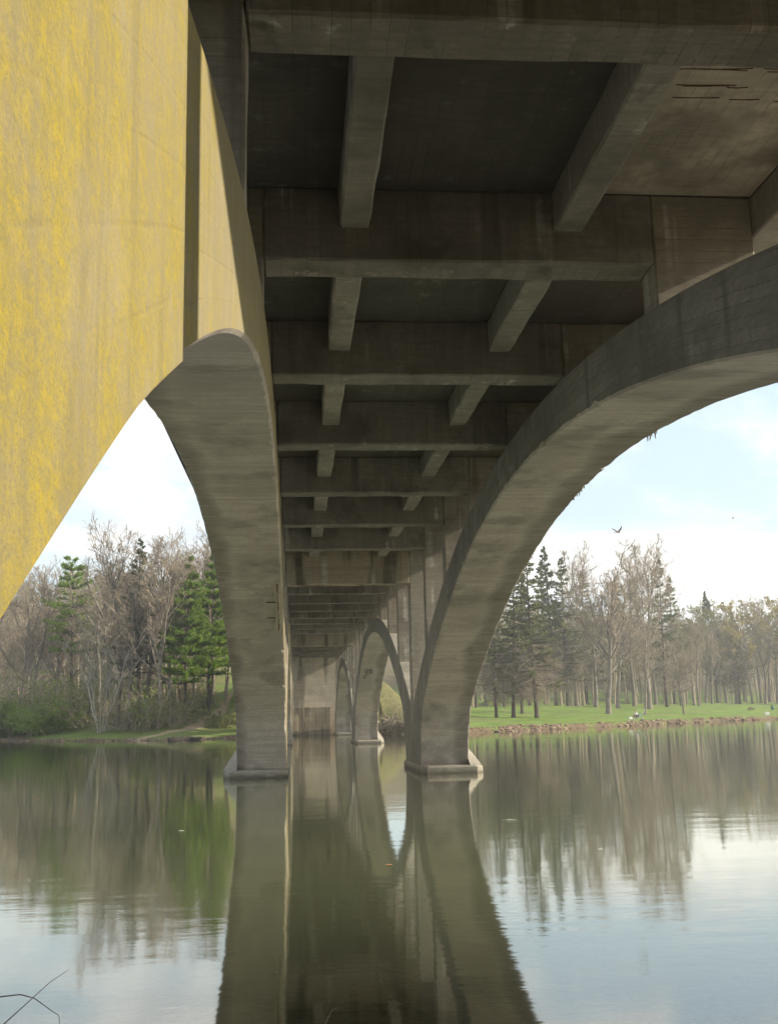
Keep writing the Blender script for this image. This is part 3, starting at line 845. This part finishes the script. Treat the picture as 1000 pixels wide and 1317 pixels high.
PROTO['yellow0'] = tree_proto('budding', w, t_, blades(g, sel, g.normal(size=sel.shape), g.uniform(.12, .3, len(sel)), g.uniform(.05, .11, len(sel)), 2.), M_BARK, M_TWIG, M_YELLOW)
w, t_, tips = bare_tree(62, nl=14, nb=6, nt=6, ns=2)
sel = tips[g.integers(0, len(tips), 4200)]
PROTO['leafy0'] = tree_proto('budding', w, t_, blades(g, sel, g.normal(size=sel.shape), g.uniform(.12, .28, len(sel)), g.uniform(.05, .1, len(sel)), 2.), M_BARK, M_TWIG, M_BRUSH)
# several stems from one root
parts_w, parts_t = [], []
for k in range(6):
    w, t_, _ = bare_tree(70+k, H=9., r=.075, trunk=.75, nl=8, nb=4, nt=4, ns=0, ang=.5, vase=.2, twig=.018, t_lo=.3, lean=.16+.06*(k % 3))
    ka = k*1.05
    rot = np.array([[math.cos(ka), -math.sin(ka), 0], [math.sin(ka), math.cos(ka), 0], [0, 0, 1]])
    off = np.array([math.cos(ka)*.2, math.sin(ka)*.2, 0])
    parts_w.append((w[0]@rot.T+off, w[1])); parts_t.append((t_[0]@rot.T+off, t_[1]))
PROTO['multi0'] = tree_proto('multi_stem', cat(parts_w), cat(parts_t), None, M_BARKP, M_TWIGP)
def shrub(seed, H, spread, n, m):
    g = np.random.default_rng(seed)
    p0 = np.c_[g.normal(size=(n, 2))*spread*.25, np.full(n, -.1)]
    d = np.c_[g.normal(size=(n, 2))*.5, np.ones(n)]
    L = H*g.uniform(.5, 1.1, n)
    pts, ds = grow(g, p0, d, L, 5, .16, -.02)
    r0, r1 = np.full(n, .025), np.full(n, .008)
    wood = [tubes(pts, r0, r1, 4)]
    p, dd, l, rr = kids(g, pts, ds, L, r0, r1, 7, .15, 1., .8, .42)
    q, qd = grow(g, p, dd, l, 3, .2, 0); wood.append(tubes(q, np.full(len(l), .012), np.full(len(l), .006), 3))
    base = np.concatenate([q.reshape(-1, 3), pts[:, 2:].reshape(-1, 3)])
    P = base[g.integers(0, len(base), m)] + g.normal(size=(m, 3))*.12
    return cat(wood), blades(g, P, g.normal(size=(m, 3)), g.uniform(.10, .26, m), g.uniform(.04, .10, m), 2.)
def shrub_proto(seed, H, sp_, n, m, mat):
    w, l = shrub(seed, H, sp_, n, m)
    return {'stems': new_mesh('shrub_stems', w[0], w[1], M_TWIG), 'leaves': new_mesh('shrub_leaves', l[0], l[1], mat)}
PROTO['bush0'] = shrub_proto(81, 3.6, 3.2, 26, 5200, M_GREEN)
PROTO['bush1'] = shrub_proto(82, 2.8, 3.6, 24, 3600, M_BRUSH)
PROTO['brus0'] = shrub_proto(84, 5.0, 5.0, 60, 500, M_BRUSH)
PROTO['brus1'] = shrub_proto(85, 5.0, 4.0, 46, 1500, M_GREEN)
PROTO['bush2'] = shrub_proto(83, 1.5, 2.2, 16, 900, M_TWIGD)

TR = random.Random(77)
def place(kind, name, loc, H, label, cat_, group, rz=None, nominal=None, wide=1.0):
    nom = nominal or {'mult': 9.0, 'brus': 5.0, 'bush': {'bush0': 3.6, 'bush1': 2.8, 'bush2': 1.5}.get(kind, 3)}.get(kind[:4], 20.0)
    o = tag(link(name, None, None, loc), label, cat_, group)
    s = H/nom; o.scale = (s*wide, s*wide, s); o.rotation_euler = (TR.uniform(-.02, .02), TR.uniform(-.02, .02), TR.uniform(0, 6.28) if rz is None else rz)
    for k, me in PROTO[kind].items(): link(k, me, o)
    return o
ORD = ['first', 'second', 'third', 'fourth', 'fifth', 'sixth', 'seventh', 'eighth', 'ninth', 'tenth', 'eleventh', 'twelfth', 'thirteenth', 'fourteenth', 'fifteenth', 'sixteenth', 'seventeenth', 'eighteenth', 'nineteenth', 'twentieth', 'twenty-first', 'twenty-second', 'twenty-third', 'twenty-fourth', 'twenty-fifth']

# ---- right bank: trunks standing in the park grass (foot pixel, top row, kind)
RIGHT = [
 (612, 910, 745, 'olive0'), (625, 908, 740, 'bare3'), (638, 923, 738, 'olive1'), (648, 909, 735, 'olive0'), (660, 923, 705, 'olive0'), (671, 918, 735, 'olive0'),
 (690, 923, 690, 'olive1'), (681, 907, 735, 'spruce1'), (703, 905, 690, 'spruce3'), (715, 907, 697, 'spruce2'), (730, 908, 715, 'olive1'), (741, 908, 715, 'bare3'),
 (754, 905, 735, 'olive1'), (766, 909, 715, 'bare1'), (782, 918, 668, 'bare1'), (794, 911, 715, 'bare4'), (806, 905, 725, 'olive1'), (815, 908, 705, 'bare3'),
 (829, 919, 790, 'bare0'), (835, 912, 695, 'bare3'), (843, 906, 720, 'leafy0'), (857, 909, 686, 'spruce1'), (867, 905, 735, 'olive1'), (879, 919, 800, 'bare4'), (876, 908, 770, 'bare2'),
 (892, 907, 770, 'leafy0'), (898, 908, 800, 'bare3'), (907, 904, 775, 'leafy0'), (922, 904, 732, 'spruce2'), (915, 905, 775, 'bare1'), (934, 904, 755, 'leafy0'),
 (946, 905, 770, 'bare1'), (951, 905, 785, 'olive0'), (957, 902, 752, 'yellow0'), (967, 905, 765, 'yellow0'), (978, 904, 748, 'yellow0'), (984, 905, 775, 'bare3'), (990, 903, 760, 'leafy0'), (999, 905, 752, 'yellow0'),
 (1012, 905, 745, 'bare1'), (1030, 907, 740, 'olive1')]
CRN = {'bare': ('bare_tree', 'leafless tree'), 'spru': ('spruce_tree', 'dark spruce'), 'oliv': ('hemlock_tree', 'olive conifer with dead boughs'), 'yell': ('budding_tree', 'tree hazed with yellow buds'), 'leaf': ('leafing_tree', 'tree with pale opening leaves')}
SPECIAL = {782: 'tallest leafless tree of the park, its wide crown under the flying bird', 829: 'short spreading leafless tree just right of the person by the water',
           879: 'slim leaning leafless tree closest to the right-hand water edge', 857: 'thin ragged spruce spire rising right of the tall leafless crowns',
           922: 'dense cone-shaped dark spruce standing alone above the far wood', 690: 'conifer with drooping dead boughs, foremost beside the right arch leg',
           990: 'tree with pale opening leaves at the right edge of the park'}
cnt = {}
for px, py, top, kind in sorted(RIGHT):
    p = on_ground(px, py)
    nm, words_ = CRN[kind[:4]]
    cnt[nm] = cnt.get(nm, 0)+1
    lab = SPECIAL.get(px) or '%s in the park, %s of its kind from the right arch' % (words_, ORD[cnt[nm]-1])
    place(kind, nm, p, min(30, height_to(p, top)), lab, 'tree', 'trees on the right bank', wide=TR.uniform(.9, 1.15))
# ---- left bank
LEFT = [
 (20, 938, 745, 'bare2'), (45, 935, 735, 'bare3'), (68, 930, 728, 'bare1'), (92, 925, 722, 'pine1'), (112, 932, 725, 'bare0'), (150, 935, 690, 'bare3'), (163, 938, 664, 'bare1'), (178, 934, 688, 'spruce1'),
 (186, 930, 672, 'bare0'), (205, 935, 700, 'bare3'), (222, 930, 690, 'bare2'), (238, 928, 720, 'pine0'), (268, 920, 706, 'pine0'), (272, 905, 690, 'bare3'), (135, 928, 715, 'bare2'),
 (-15, 936, 740, 'bare0'), (-40, 940, 730, 'bare1'), (32, 925, 750, 'bare0'), (290, 895, 700, 'bare2'), (250, 900, 690, 'bare1')]
CRL = dict(CRN); CRL['pine'] = ('pine_tree', 'bright green pine')
SPL = {92: 'layered bright green pine with flat boughs under the yellow arch face', 238: 'full bright green pine standing left of the left arch leg', 268: 'tall green pine half hidden by the left arch leg',
       163: 'tall leafless tree with a wide open crown, highest on the left bank', 178: 'narrow ragged spruce behind the tall leafless crown on the left bank'}
cnt = {}
for px, py, top, kind in sorted(LEFT):
    p = on_ground(px, py)
    nm, words_ = CRL[kind[:4]]; cnt[nm] = cnt.get(nm, 0)+1
    lab = SPL.get(px) or '%s on the wooded left bank, %s from the left picture edge' % (words_, ORD[cnt[nm]-1])
    place(kind, nm, p, min(30, height_to(p, top)), lab, 'tree', 'trees on the left bank', wide=TR.uniform(.9, 1.1))
p = on_ground(131, 942)
place('multi0', 'multi_stem_tree', p, height_to(p, 835), 'pale many-stemmed small tree at the edge of the left bank', 'tree', None, rz=.4, wide=1.5)
BUSH = [(60, 945, 893, 'bush0', 'bright green leafy bush at the waterline by the left picture edge'), (10, 947, 885, 'bush0', 'big green bush cut by the left picture edge'),
        (30, 941, 830, 'brus0', 'tall grey-brown brush behind the green bushes at far left'), (92, 936, 862, 'brus1', 'thin green brush left of the pale many-stemmed tree'),
        (160, 939, 885, 'brus0', 'grey-brown brush just right of the pale many-stemmed tree'), (198, 938, 872, 'brus1', 'thin green brush midway along the left bank'),
        (222, 935, 890, 'brus0', 'grey-brown brush under the bright pine beside the path'), (286, 936, 912, 'bush1', 'olive bush beside the left arch leg below the path'),
        (258, 908, 880, 'brus1', 'green brush higher up the slope above the path'), (72, 925, 850, 'brus1', 'thin green brush deeper in the wood at far left'),
        (120, 922, 850, 'brus0', 'grey-brown brush deeper in the wood behind the pale tree'), (180, 922, 865, 'brus1', 'green undergrowth in the wood below the tall bare crown'),
        (8, 925, 800, 'brus0', 'high grey-brown brush under the low end of the yellow arch face'), (238, 915, 868, 'brus0', 'grey-brown brush at the foot of the bright pine'),
        (506, 941, 915, 'bush2', 'dry brown shrub on the bank seen through the far arch'), (519, 938, 920, 'bush2', 'second dry brown shrub, right one seen through the far arch'), (515, 927, 893, 'brus0', 'grey-brown brush on the slope seen through the far arch')]
for px, py, top, kind, lab in BUSH:
    p = on_ground(px, py)
    place(kind, 'bush', p, max(1.2, min(8, height_to(p, top))), lab, 'bush', 'bushes on the banks', wide=1.15)

# ---- far woods: one leafless mass on the hills behind
def wood_mass(name, label, spots, seed, leafy):
    g = np.random.default_rng(seed); lib = []
    for i in range(4):
        w, t_, tips = bare_tree(200+i, nl=10, nb=5, nt=4, ns=0, vase=.45, ang=.55, twig=.05, trunk=.6, t_lo=.3)
        sel = tips[g.integers(0, len(tips), 260)]
        lib.append((cat([w, t_]), blades(g, sel, g.normal(size=sel.shape), g.uniform(.25, .6, len(sel)), g.uniform(.08, .2, len(sel)), 2.)))
    parts, lv = [], []
    for x, y, h in spots:
        (v, f), (bv_, bf_) = lib[g.integers(0, 4)]; a = g.uniform(0, 6.28); s = h/20.
        rot = np.array([[math.cos(a), -math.sin(a), 0], [math.sin(a), math.cos(a), 0], [0, 0, 1]])*s
        off = np.array([x, y, float(gz(x, y))-.2])
        parts.append((v@rot.T + off, f))
        if g.uniform() < leafy: lv.append((bv_@rot.T + off, bf_))
    nw_ = sum(len(f) for _, f in parts)
    V, F = cat(parts+lv)
    return tag(link(name, new_mesh(name, V, F, mats=[M_TWIG, M_BRUSH], midx=(np.arange(len(F)) >= nw_).astype(np.int32))), label, kind='stuff')
sp_r, sp_l = [], []
while len(sp_r) < 360:
    x = TR.uniform(25, 260); y = float(shore(x)) + 62+140*TR.random()**1.5
    d = Vector((x, y, 0)); px = 500+1394.8*d.dot(CR)/d.dot(CW)
    if 590 < px < 1060: sp_r.append((x, y, TR.uniform(13, 20)))
while len(sp_l) < 170:
    x = TR.uniform(-110, -6); y = float(shore(x)) + TR.uniform(12, 85)
    d = Vector((x, y, 0)); px = 500+1394.8*d.dot(CR)/d.dot(CW)
    if -40 < px < 330: sp_l.append((x, y, TR.uniform(9, 15)))
wood_mass('far_wood', 'hazy brown leafless wood on the hill behind the park', sp_r, 1, .55)
wood_mass('far_wood', 'dense brown leafless wood climbing the left hillside', sp_l, 2, .35)

# ------------------------------------------------------------------ stones along the water's edge
def rocks(name, label, spots, mat, seed):
    g = np.random.default_rng(seed)
    bm = bmesh.new(); bmesh.ops.create_icosphere(bm, subdivisions=1, radius=1)
    bv = np.array([v.co[:] for v in bm.verts]); bf = np.array([[v.index for v in f.verts] for f in bm.faces]); bm.free()
    parts = []
    for x, y, z, s in spots:
        v = bv*(1+g.normal(size=(len(bv), 1))*.16)*np.array([s*g.uniform(.9, 1.9), s*g.uniform(.7, 1.1), s*g.uniform(.4, .75)])
        a = g.uniform(0, 3.14); rot = np.array([[math.cos(a), -math.sin(a), 0], [math.sin(a), math.cos(a), 0], [0, 0, 1]])
        parts.append((v@rot.T+np.array([x, y, z]), bf))
    V, F = cat(parts)
    return tag(link(name, new_mesh(name, V, F, mat)), label, kind='stuff')
b = NB('bank_stone'); P = b.coord('Object'); v1 = b.noise(P, 1.3, 4, .6); v2 = b.noise(P, 9, 3, .6)
c = b.mix(b.rng(v1, .35, .62), (.12, .085, .06), (.31, .225, .155)); c = b.mix(b.rng(v2, .5, .7, 0, .6), c, (.09, .068, .05))
M_STONE = b.done(c, .92, b.bump(v2, .5, .05), .15)
st_r = []
for k in range(2000):
    x = 9+150*TR.random()**1.5; tt_ = TR.uniform(-.35, .55) if TR.random() < .75 else TR.uniform(.4, 1.0)
    y = float(shore(x))+tt_*1.1
    dens = .5+.5*math.sin(x*.31)+.3*math.sin(x*.9)
    if TR.random() > dens-.12+.5*math.exp(-((x-52)/9)**2): continue
    st_r.append((x, y, max(float(gz(x, y)), -.05)+.02, (.07+.30*TR.random()**1.6)))
for k in range(2200):
    x = 9+150*TR.random()**1.5; y = float(shore(x))+TR.uniform(-.25, .95)
    st_r.append((x, y, max(float(gz(x, y)), -.03), .03+.10*TR.random()**2))
rocks('bank_stones', 'brown stones and earth clods along the right water edge', st_r, M_STONE, 5)
st_l = []
for k in range(350):
    x = TR.uniform(-45, -4); y = float(shore(x))+TR.uniform(-.3, .7)
    st_l.append((x, y, max(float(gz(x, y)), -.03), TR.uniform(.05, .18)))
rocks('bank_stones', 'small stones and driftwood scraps along the left water edge', st_l, M_STONE, 6)

# ------------------------------------------------------------------ small things
def pix(px, py, yd):
    d = ray(px, py); q = d*(yd/d.y); return Vector((q.x, q.y, q.z+EYE))

# log at the left water edge
M_LOG = bark_mat('wet_log', (.035, .028, .024), (.09, .075, .065))
a, c_ = pix(217, 951, 107.5), pix(259, 951, 109.5)
a.z = .10; c_.z = .16
pts = [a.lerp(c_, k/8)+Vector((0, .05*math.sin(k*2), .03*math.sin(k*1.7))) for k in range(9)]
lg = link('driftwood_log', None, None, a); tag(lg, 'dark wet log lying along the left water edge below the path', 'log')
ch = link('trunk', tube_mesh('log', [p-a for p in pts], [.16, .2, .2, .19, .19, .18, .17, .15, .1], M_LOG, 8), lg)
link('broken_limb', tube_mesh('limb', [pts[3]-a, pts[3]-a+Vector((.1, -.2, .2)), pts[3]-a+Vector((.3, -.3, .38))], [.05, .04, .02], M_LOG), lg)

# twigs in front of the camera, rooted in the near bank
M_STEM = bark_mat('dry_stem', (.26, .19, .17), (.40, .31, .28))
def twig(label, pxs, yd, root, r):
    pts = [Vector(root)] + [pix(px, py, yd+.04*k) for k, (px, py) in enumerate(pxs)]
    mid = pts[0].lerp(pts[1], .55)+Vector((.02, .05, .03)); pts.insert(1, mid)
    n = len(pts); rr = [r*(1.5-1.1*k/(n-1)) for k in range(n)]
    o = link('dry_twig', tube_mesh('twig', [p-Vector(root) for p in pts], rr, M_STEM, 5), None, root)
    tag(o, label, 'twig', 'dry twigs at the near water edge')
twig('bare twig arching down to the right at the lower left corner', [(-30, 1290), (0, 1282), (26, 1279), (44, 1283.6), (68, 1301), (76, 1306), (78, 1330)], 2.3, (-.95, 1.95, float(gz(-.95, 1.95))), .0013)
twig('straight bare twig rising diagonally at the lower left corner', [(0, 1322), (22, 1302), (44, 1282), (66, 1262), (88, 1248)], 2.5, (-.80, 2.2, float(gz(-.8, 2.2))), .0013)
twig('tiny twig tip poking up at the bottom edge below the bridge reflection', [(417, 1325), (420, 1312), (427, 1299), (435, 1296)], 2.9, (.10, 2.7, float(gz(.1, 2.7))), .0013)

# leaves and scum floating on the river
M_LEAFO = plain('dead_leaf_orange', (.45, .22, .07), .7); M_LEAFW = plain('foam_pale', (.6, .58, .5), .8)
def on_water(px, py): d = ray(px, py); q = d*(-EYE/d.z); return Vector((q.x, q.y, .006))
for px, py, L, W, mt, lab in ((49, 1027, .10, .07, M_LEAFO, 'orange leaf afloat at the far left of the river'), (500, 1113, .06, .05, M_LEAFO, 'orange leaf afloat on the bridge reflection'),
                          (233, 1069, .09, .03, M_LEAFW, 'pale leaf afloat left of the left pier reflection'), (655, 1055, .16, .03, M_LEAFW, 'pale scum fleck afloat right of the right footing'), (772, 1093, .05, .03, M_LEAFW, 'pale leaf afloat below the park trees')):
    q = on_water(px, py); V = [(-L, 0, 0), (-L*.4, W*.8, .004), (L*.4, W*.7, .006), (L, 0, .002), (L*.4, -W*.7, .004), (-L*.4, -W*.8, .005), (0, 0, .012)]
    o = link('floating_leaf', new_mesh('leaf', V, [(i, (i+1) % 6, 6) for i in range(6)], mt), None, q)
    o.rotation_euler.z = TR.uniform(-.6, .6); tag(o, lab, 'leaf', 'flecks afloat on the river')

# birds
M_BIRD = plain('bird_feathers', (.06, .045, .04), .7); M_BIRDP = plain('bird_belly', (.30, .24, .2), .7)
def bird(loc, span, label, rz):
    o = thing('flying_bird', label, 'bird', loc, 'birds over the park'); o.rotation_euler.z = rz; s = span
    body = [(-.30*s, 0, 0), (-.2*s, 0, .01*s), (-.05*s, 0, .015*s), (.1*s, 0, .01*s), (.18*s, 0, .03*s), (.24*s, 0, .02*s), (.29*s, 0, .005*s)]
    link('body', tube_mesh('bird_body', body, [.02*s, .035*s, .06*s, .055*s, .042*s, .035*s, .006*s], M_BIRDP, 7), o)
    for sg in (1, -1):
        top = [(.08*s, .03*sg*s, .03*s), (.13*s, .22*sg*s, .20*s), (.02*s, .42*sg*s, .34*s), (-.14*s, .52*sg*s, .42*s), (-.10*s, .36*sg*s, .27*s), (-.09*s, .18*sg*s, .15*s), (-.08*s, .03*sg*s, .03*s)]
        V = top + [(x, y, z-.012*s) for x, y, z in top]; n = 7
        F = [tuple(range(n)), tuple(range(n, 2*n))[::-1]] + [(i, (i+1) % n, (i+1) % n+n, i+n) for i in range(n)]
        link('wing', new_mesh('bird_wing', V, F, M_BIRD), o)
    V = [(-.28*s, -.02*s, .01*s), (-.28*s, .02*s, .01*s), (-.45*s, .07*s, .012*s), (-.45*s, -.07*s, .012*s)]
    V = V+[(x, y, z-.01*s) for x, y, z in V]
    link('tail', new_mesh('bird_tail', V, [(0, 1, 2, 3), (7, 6, 5, 4), (0, 3, 7, 4), (1, 0, 4, 5), (2, 1, 5, 6), (3, 2, 6, 7)], M_BIRD), o)
bird(pix(794, 685, 75), .95, 'dark bird with raised wings flying left of the ragged spruce spire', .5)
bird(pix(942, 667, 130), .5, 'tiny distant bird, a speck in the clouds at right', 2.4)

# person on the right bank, with camp chair and box
M_SKIN = plain('skin', (.48, .29, .21), .6, .1); M_SHIRT = plain('white_cotton', (.86, .83, .84), .9, .06); M_SHORTS = plain('dark_cloth', (.045, .05, .065), .9)
M_HAIR = plain('brown_hair', (.07, .04, .03), .8); M_SHOE = plain('white_shoe', (.72, .7, .68), .7, .05)
def skin_mesh(name, verts, edges, radii, mat, sub=1):
    me = bpy.data.meshes.new(name); me.from_pydata(verts, edges, [])
    o = bpy.data.objects.new(name+'_tmp', me); COL.objects.link(o)
    m = o.modifiers.new('s', 'SKIN'); m.use_smooth_shade = True; m2 = o.modifiers.new('d', 'SUBSURF'); m2.levels = sub; m2.render_levels = sub
    lay = me.skin_vertices[0] if me.skin_vertices else None
    for i, r in enumerate(radii):
        lay.data[i].radius = r if isinstance(r, tuple) else (r, r)
        lay.data[i].use_root = (i == 0)
    dg = bpy.context.evaluated_depsgraph_get(); dg.update()
    out = bpy.data.meshes.new_from_object(o.evaluated_get(dg)); out.name = name
    bpy.data.objects.remove(o); out.materials.clear(); out.materials.append(mat)
    return out
pp_ = on_ground(818.5, 925.5)
per = thing('person', 'person in a white top sitting by the water on the right bank', 'person', pp_)
per.rotation_euler.z = R_(200)      # faces left and a little to the river
J = [(0, 0, .42), (.06, 0, .66), (.13, 0, .88), (.17, 0, 1.0), (.20, 0, 1.12), (.22, 0, 1.22),          # pelvis .. head
     (.12, .19, .90), (.28, .23, .66), (.47, .13, .56), (.12, -.19, .90), (.28, -.23, .66), (.47, -.13, .56),
     (.02, .10, .42), (.43, .14, .47), (.50, .14, .08), (.66, .14, .05), (.02, -.10, .42), (.43, -.14, .47), (.54, -.14, .08), (.70, -.14, .05),
     (.55, .12, .55), (.55, -.12, .55)]
Ed = [(0, 1), (1, 2), (2, 3), (3, 4), (4, 5), (2, 6), (6, 7), (7, 8), (8, 20), (2, 9), (9, 10), (10, 11), (11, 21), (0, 12), (12, 13), (13, 14), (14, 15), (0, 16), (16, 17), (17, 18), (18, 19)]
Rd = [.14, .13, .13, .06, .09, .09, .065, .045, .032, .065, .045, .032, .09, .065, .045, .04, .09, .065, .045, .04, .02, .02]
body = link('body', skin_mesh('person_body', J, Ed, Rd, M_SKIN), per)
Js = J[:3]+[J[6], J[7], J[9], J[10]]; link('shirt', skin_mesh('person_shirt', Js, [(0, 1), (1, 2), (2, 3), (3, 4), (2, 5), (5, 6)], [.165, .16, .15, .085, .07, .085, .07], M_SHIRT), per)
Jt = [J[0], J[12], J[13], J[16], J[17]]; link('shorts', skin_mesh('person_shorts', Jt, [(0, 1), (1, 2), (0, 3), (3, 4)], [.175, .11, .09, .11, .09], M_SHORTS), per)
link('hair', skin_mesh('person_hair', [(.17, 0, 1.17), (.17, 0, 1.25), (.23, 0, 1.28)], [(0, 1), (1, 2)], [.085, .095, .07], M_HAIR), per)
for i, j in ((14, 15), (18, 19)): link('shoe', skin_mesh('person_shoe', [J[i], J[j]], [(0, 1)], [.06, .055], M_SHOE), per)

M_CANVAS = plain('blue_grey_canvas', (.17, .25, .27), .85); M_METAL = plain('pale_metal', (.5, .52, .5), .5)
def camp_chair(loc, label, rz, tall=1.0):
    o = thing('folding_chair', label, 'chair', loc); o.rotation_euler.z = rz
    def slab(name, pts, mat):
        V = pts+[(x, y, z-.025) for x, y, z in pts]
        link(name, new_mesh(name, V, [(0, 1, 2, 3), (7, 6, 5, 4), (0, 3, 7, 4), (1, 0, 4, 5), (2, 1, 5, 6), (3, 2, 6, 7)], mat), o)
    slab('seat', [(-.25, -.27, .44), (.25, -.27, .42), (.25, .27, .42), (-.25, .27, .44)], M_CANVAS)
    slab('backrest', [(.26, -.27, .50), (.46, -.27, 1.25*tall), (.46, .27, 1.25*tall), (.26, .27, .50)], M_CANVAS)
    for y in (-.28, .28):
        for q in ([(-.27, y, 0), (.28, y, .52), (.47, y, 1.27*tall)], [(.30, y, 0), (-.25, y, .45), (-.27, y, .62)]):
            link('leg', tube_mesh('chair_leg', q, [.016, .016, .014], M_METAL), o)
        link('armrest', tube_mesh('chair_arm', [(-.27, y, .62), (.33, y, .66)], [.022, .022], M_CANVAS), o)
camp_chair(per.location+Vector((-.22, 0, 0)) if False else on_ground(818.8, 925.4), 'low folding chair under the person in the white top', R_(200+180-20), .62)
camp_chair(on_ground(824.5, 924.5), 'blue-grey folding chair standing empty right of the seated person', R_(-20), 1.05)
def cool_box(loc, label, nm='cool_box', col=(.75, .74, .7), sz=(.5, .32, .26)):
    o = thing(nm, label, 'box', loc)
    for part, z0, z1, e, c_ in (('body', 0, sz[2]*.78, 0, col), ('lid', sz[2]*.78, sz[2], .015, tuple(min(1, q*1.05) for q in col))):
        link(part, box_mesh(part, -sz[0]/2-e, sz[0]/2+e, -sz[1]/2-e, sz[1]/2+e, z0, z1, plain('box_'+part, c_, .5, .06), slope=False, bev=.02, jit=0, seg=1), o)
    link('handle', tube_mesh('handle', [(-sz[0]/2, 0, sz[2]*.6), (-sz[0]*.3, 0, sz[2]*1.25), (sz[0]*.3, 0, sz[2]*1.25), (sz[0]/2, 0, sz[2]*.6)], [.015]*4, M_METAL), o)
    return o
cool_box(on_ground(810, 925), 'white box on the grass left of the seated person').rotation_euler.z = .3
# litter bin and bench-like gear at the right picture edge, white bag by the water
q = on_ground(993, 913)
o = thing('litter_bin', 'green round litter bin on the grass at the right picture edge', 'bin', q)
M_BIN = plain('green_paint', (.03, .16, .10), .5); s_ = 1.0
link('drum', tube_mesh('drum', [(0, 0, 0), (0, 0, .03), (0, 0, .8), (0, 0, .82)], [.30, .33, .34, .31], M_BIN, 14), o)
link('rim', tube_mesh('rim', [(0, 0, .80), (0, 0, .86)], [.36, .36], M_BIN, 14), o)
for z in (.27, .54): link('hoop', tube_mesh('hoop', [(0, 0, z), (0, 0, z+.05)], [.352, .352], M_BIN, 14), o)
q = on_ground(1000, 912)
camp_chair(q, 'dark folding chair cut by the right picture edge beside the green bin', .4, .9)
q = on_ground(985.5, 919.6)
cool_box(q, 'white box near the water edge below the green bin', 'white_box', (.8, .78, .74), (.7, .45, .45))
# small brown tuft on the grass
place('bush2', 'dry_tuft', on_ground(965, 913), .7, 'small dry brown tuft alone on the grass left of the bin', 'plant', None)

# ------------------------------------------------------------------ haze over the valley
bm = bmesh.new(); bmesh.ops.create_cube(bm, size=1)
for v in bm.verts: v.co = Vector((50+v.co.x*1130, 410+v.co.y*1020, 40+v.co.z*86))
me = bpy.data.meshes.new('haze'); bm.to_mesh(me); bm.free()
m = bpy.data.materials.new('haze_air'); m.use_nodes = True; m.node_tree.nodes.clear()
o_ = m.node_tree.nodes.new('ShaderNodeOutputMaterial'); v_ = m.node_tree.nodes.new('ShaderNodeVolumePrincipled')
v_.inputs['Color'].default_value = (.95, .95, .94, 1); v_.inputs['Density'].default_value = .0006; v_.inputs['Anisotropy'].default_value = .1
m.node_tree.links.new(v_.outputs[0], o_.inputs['Volume']); me.materials.append(m)
tag(link('haze', me), 'thin pale spring haze over the river valley', kind='stuff')
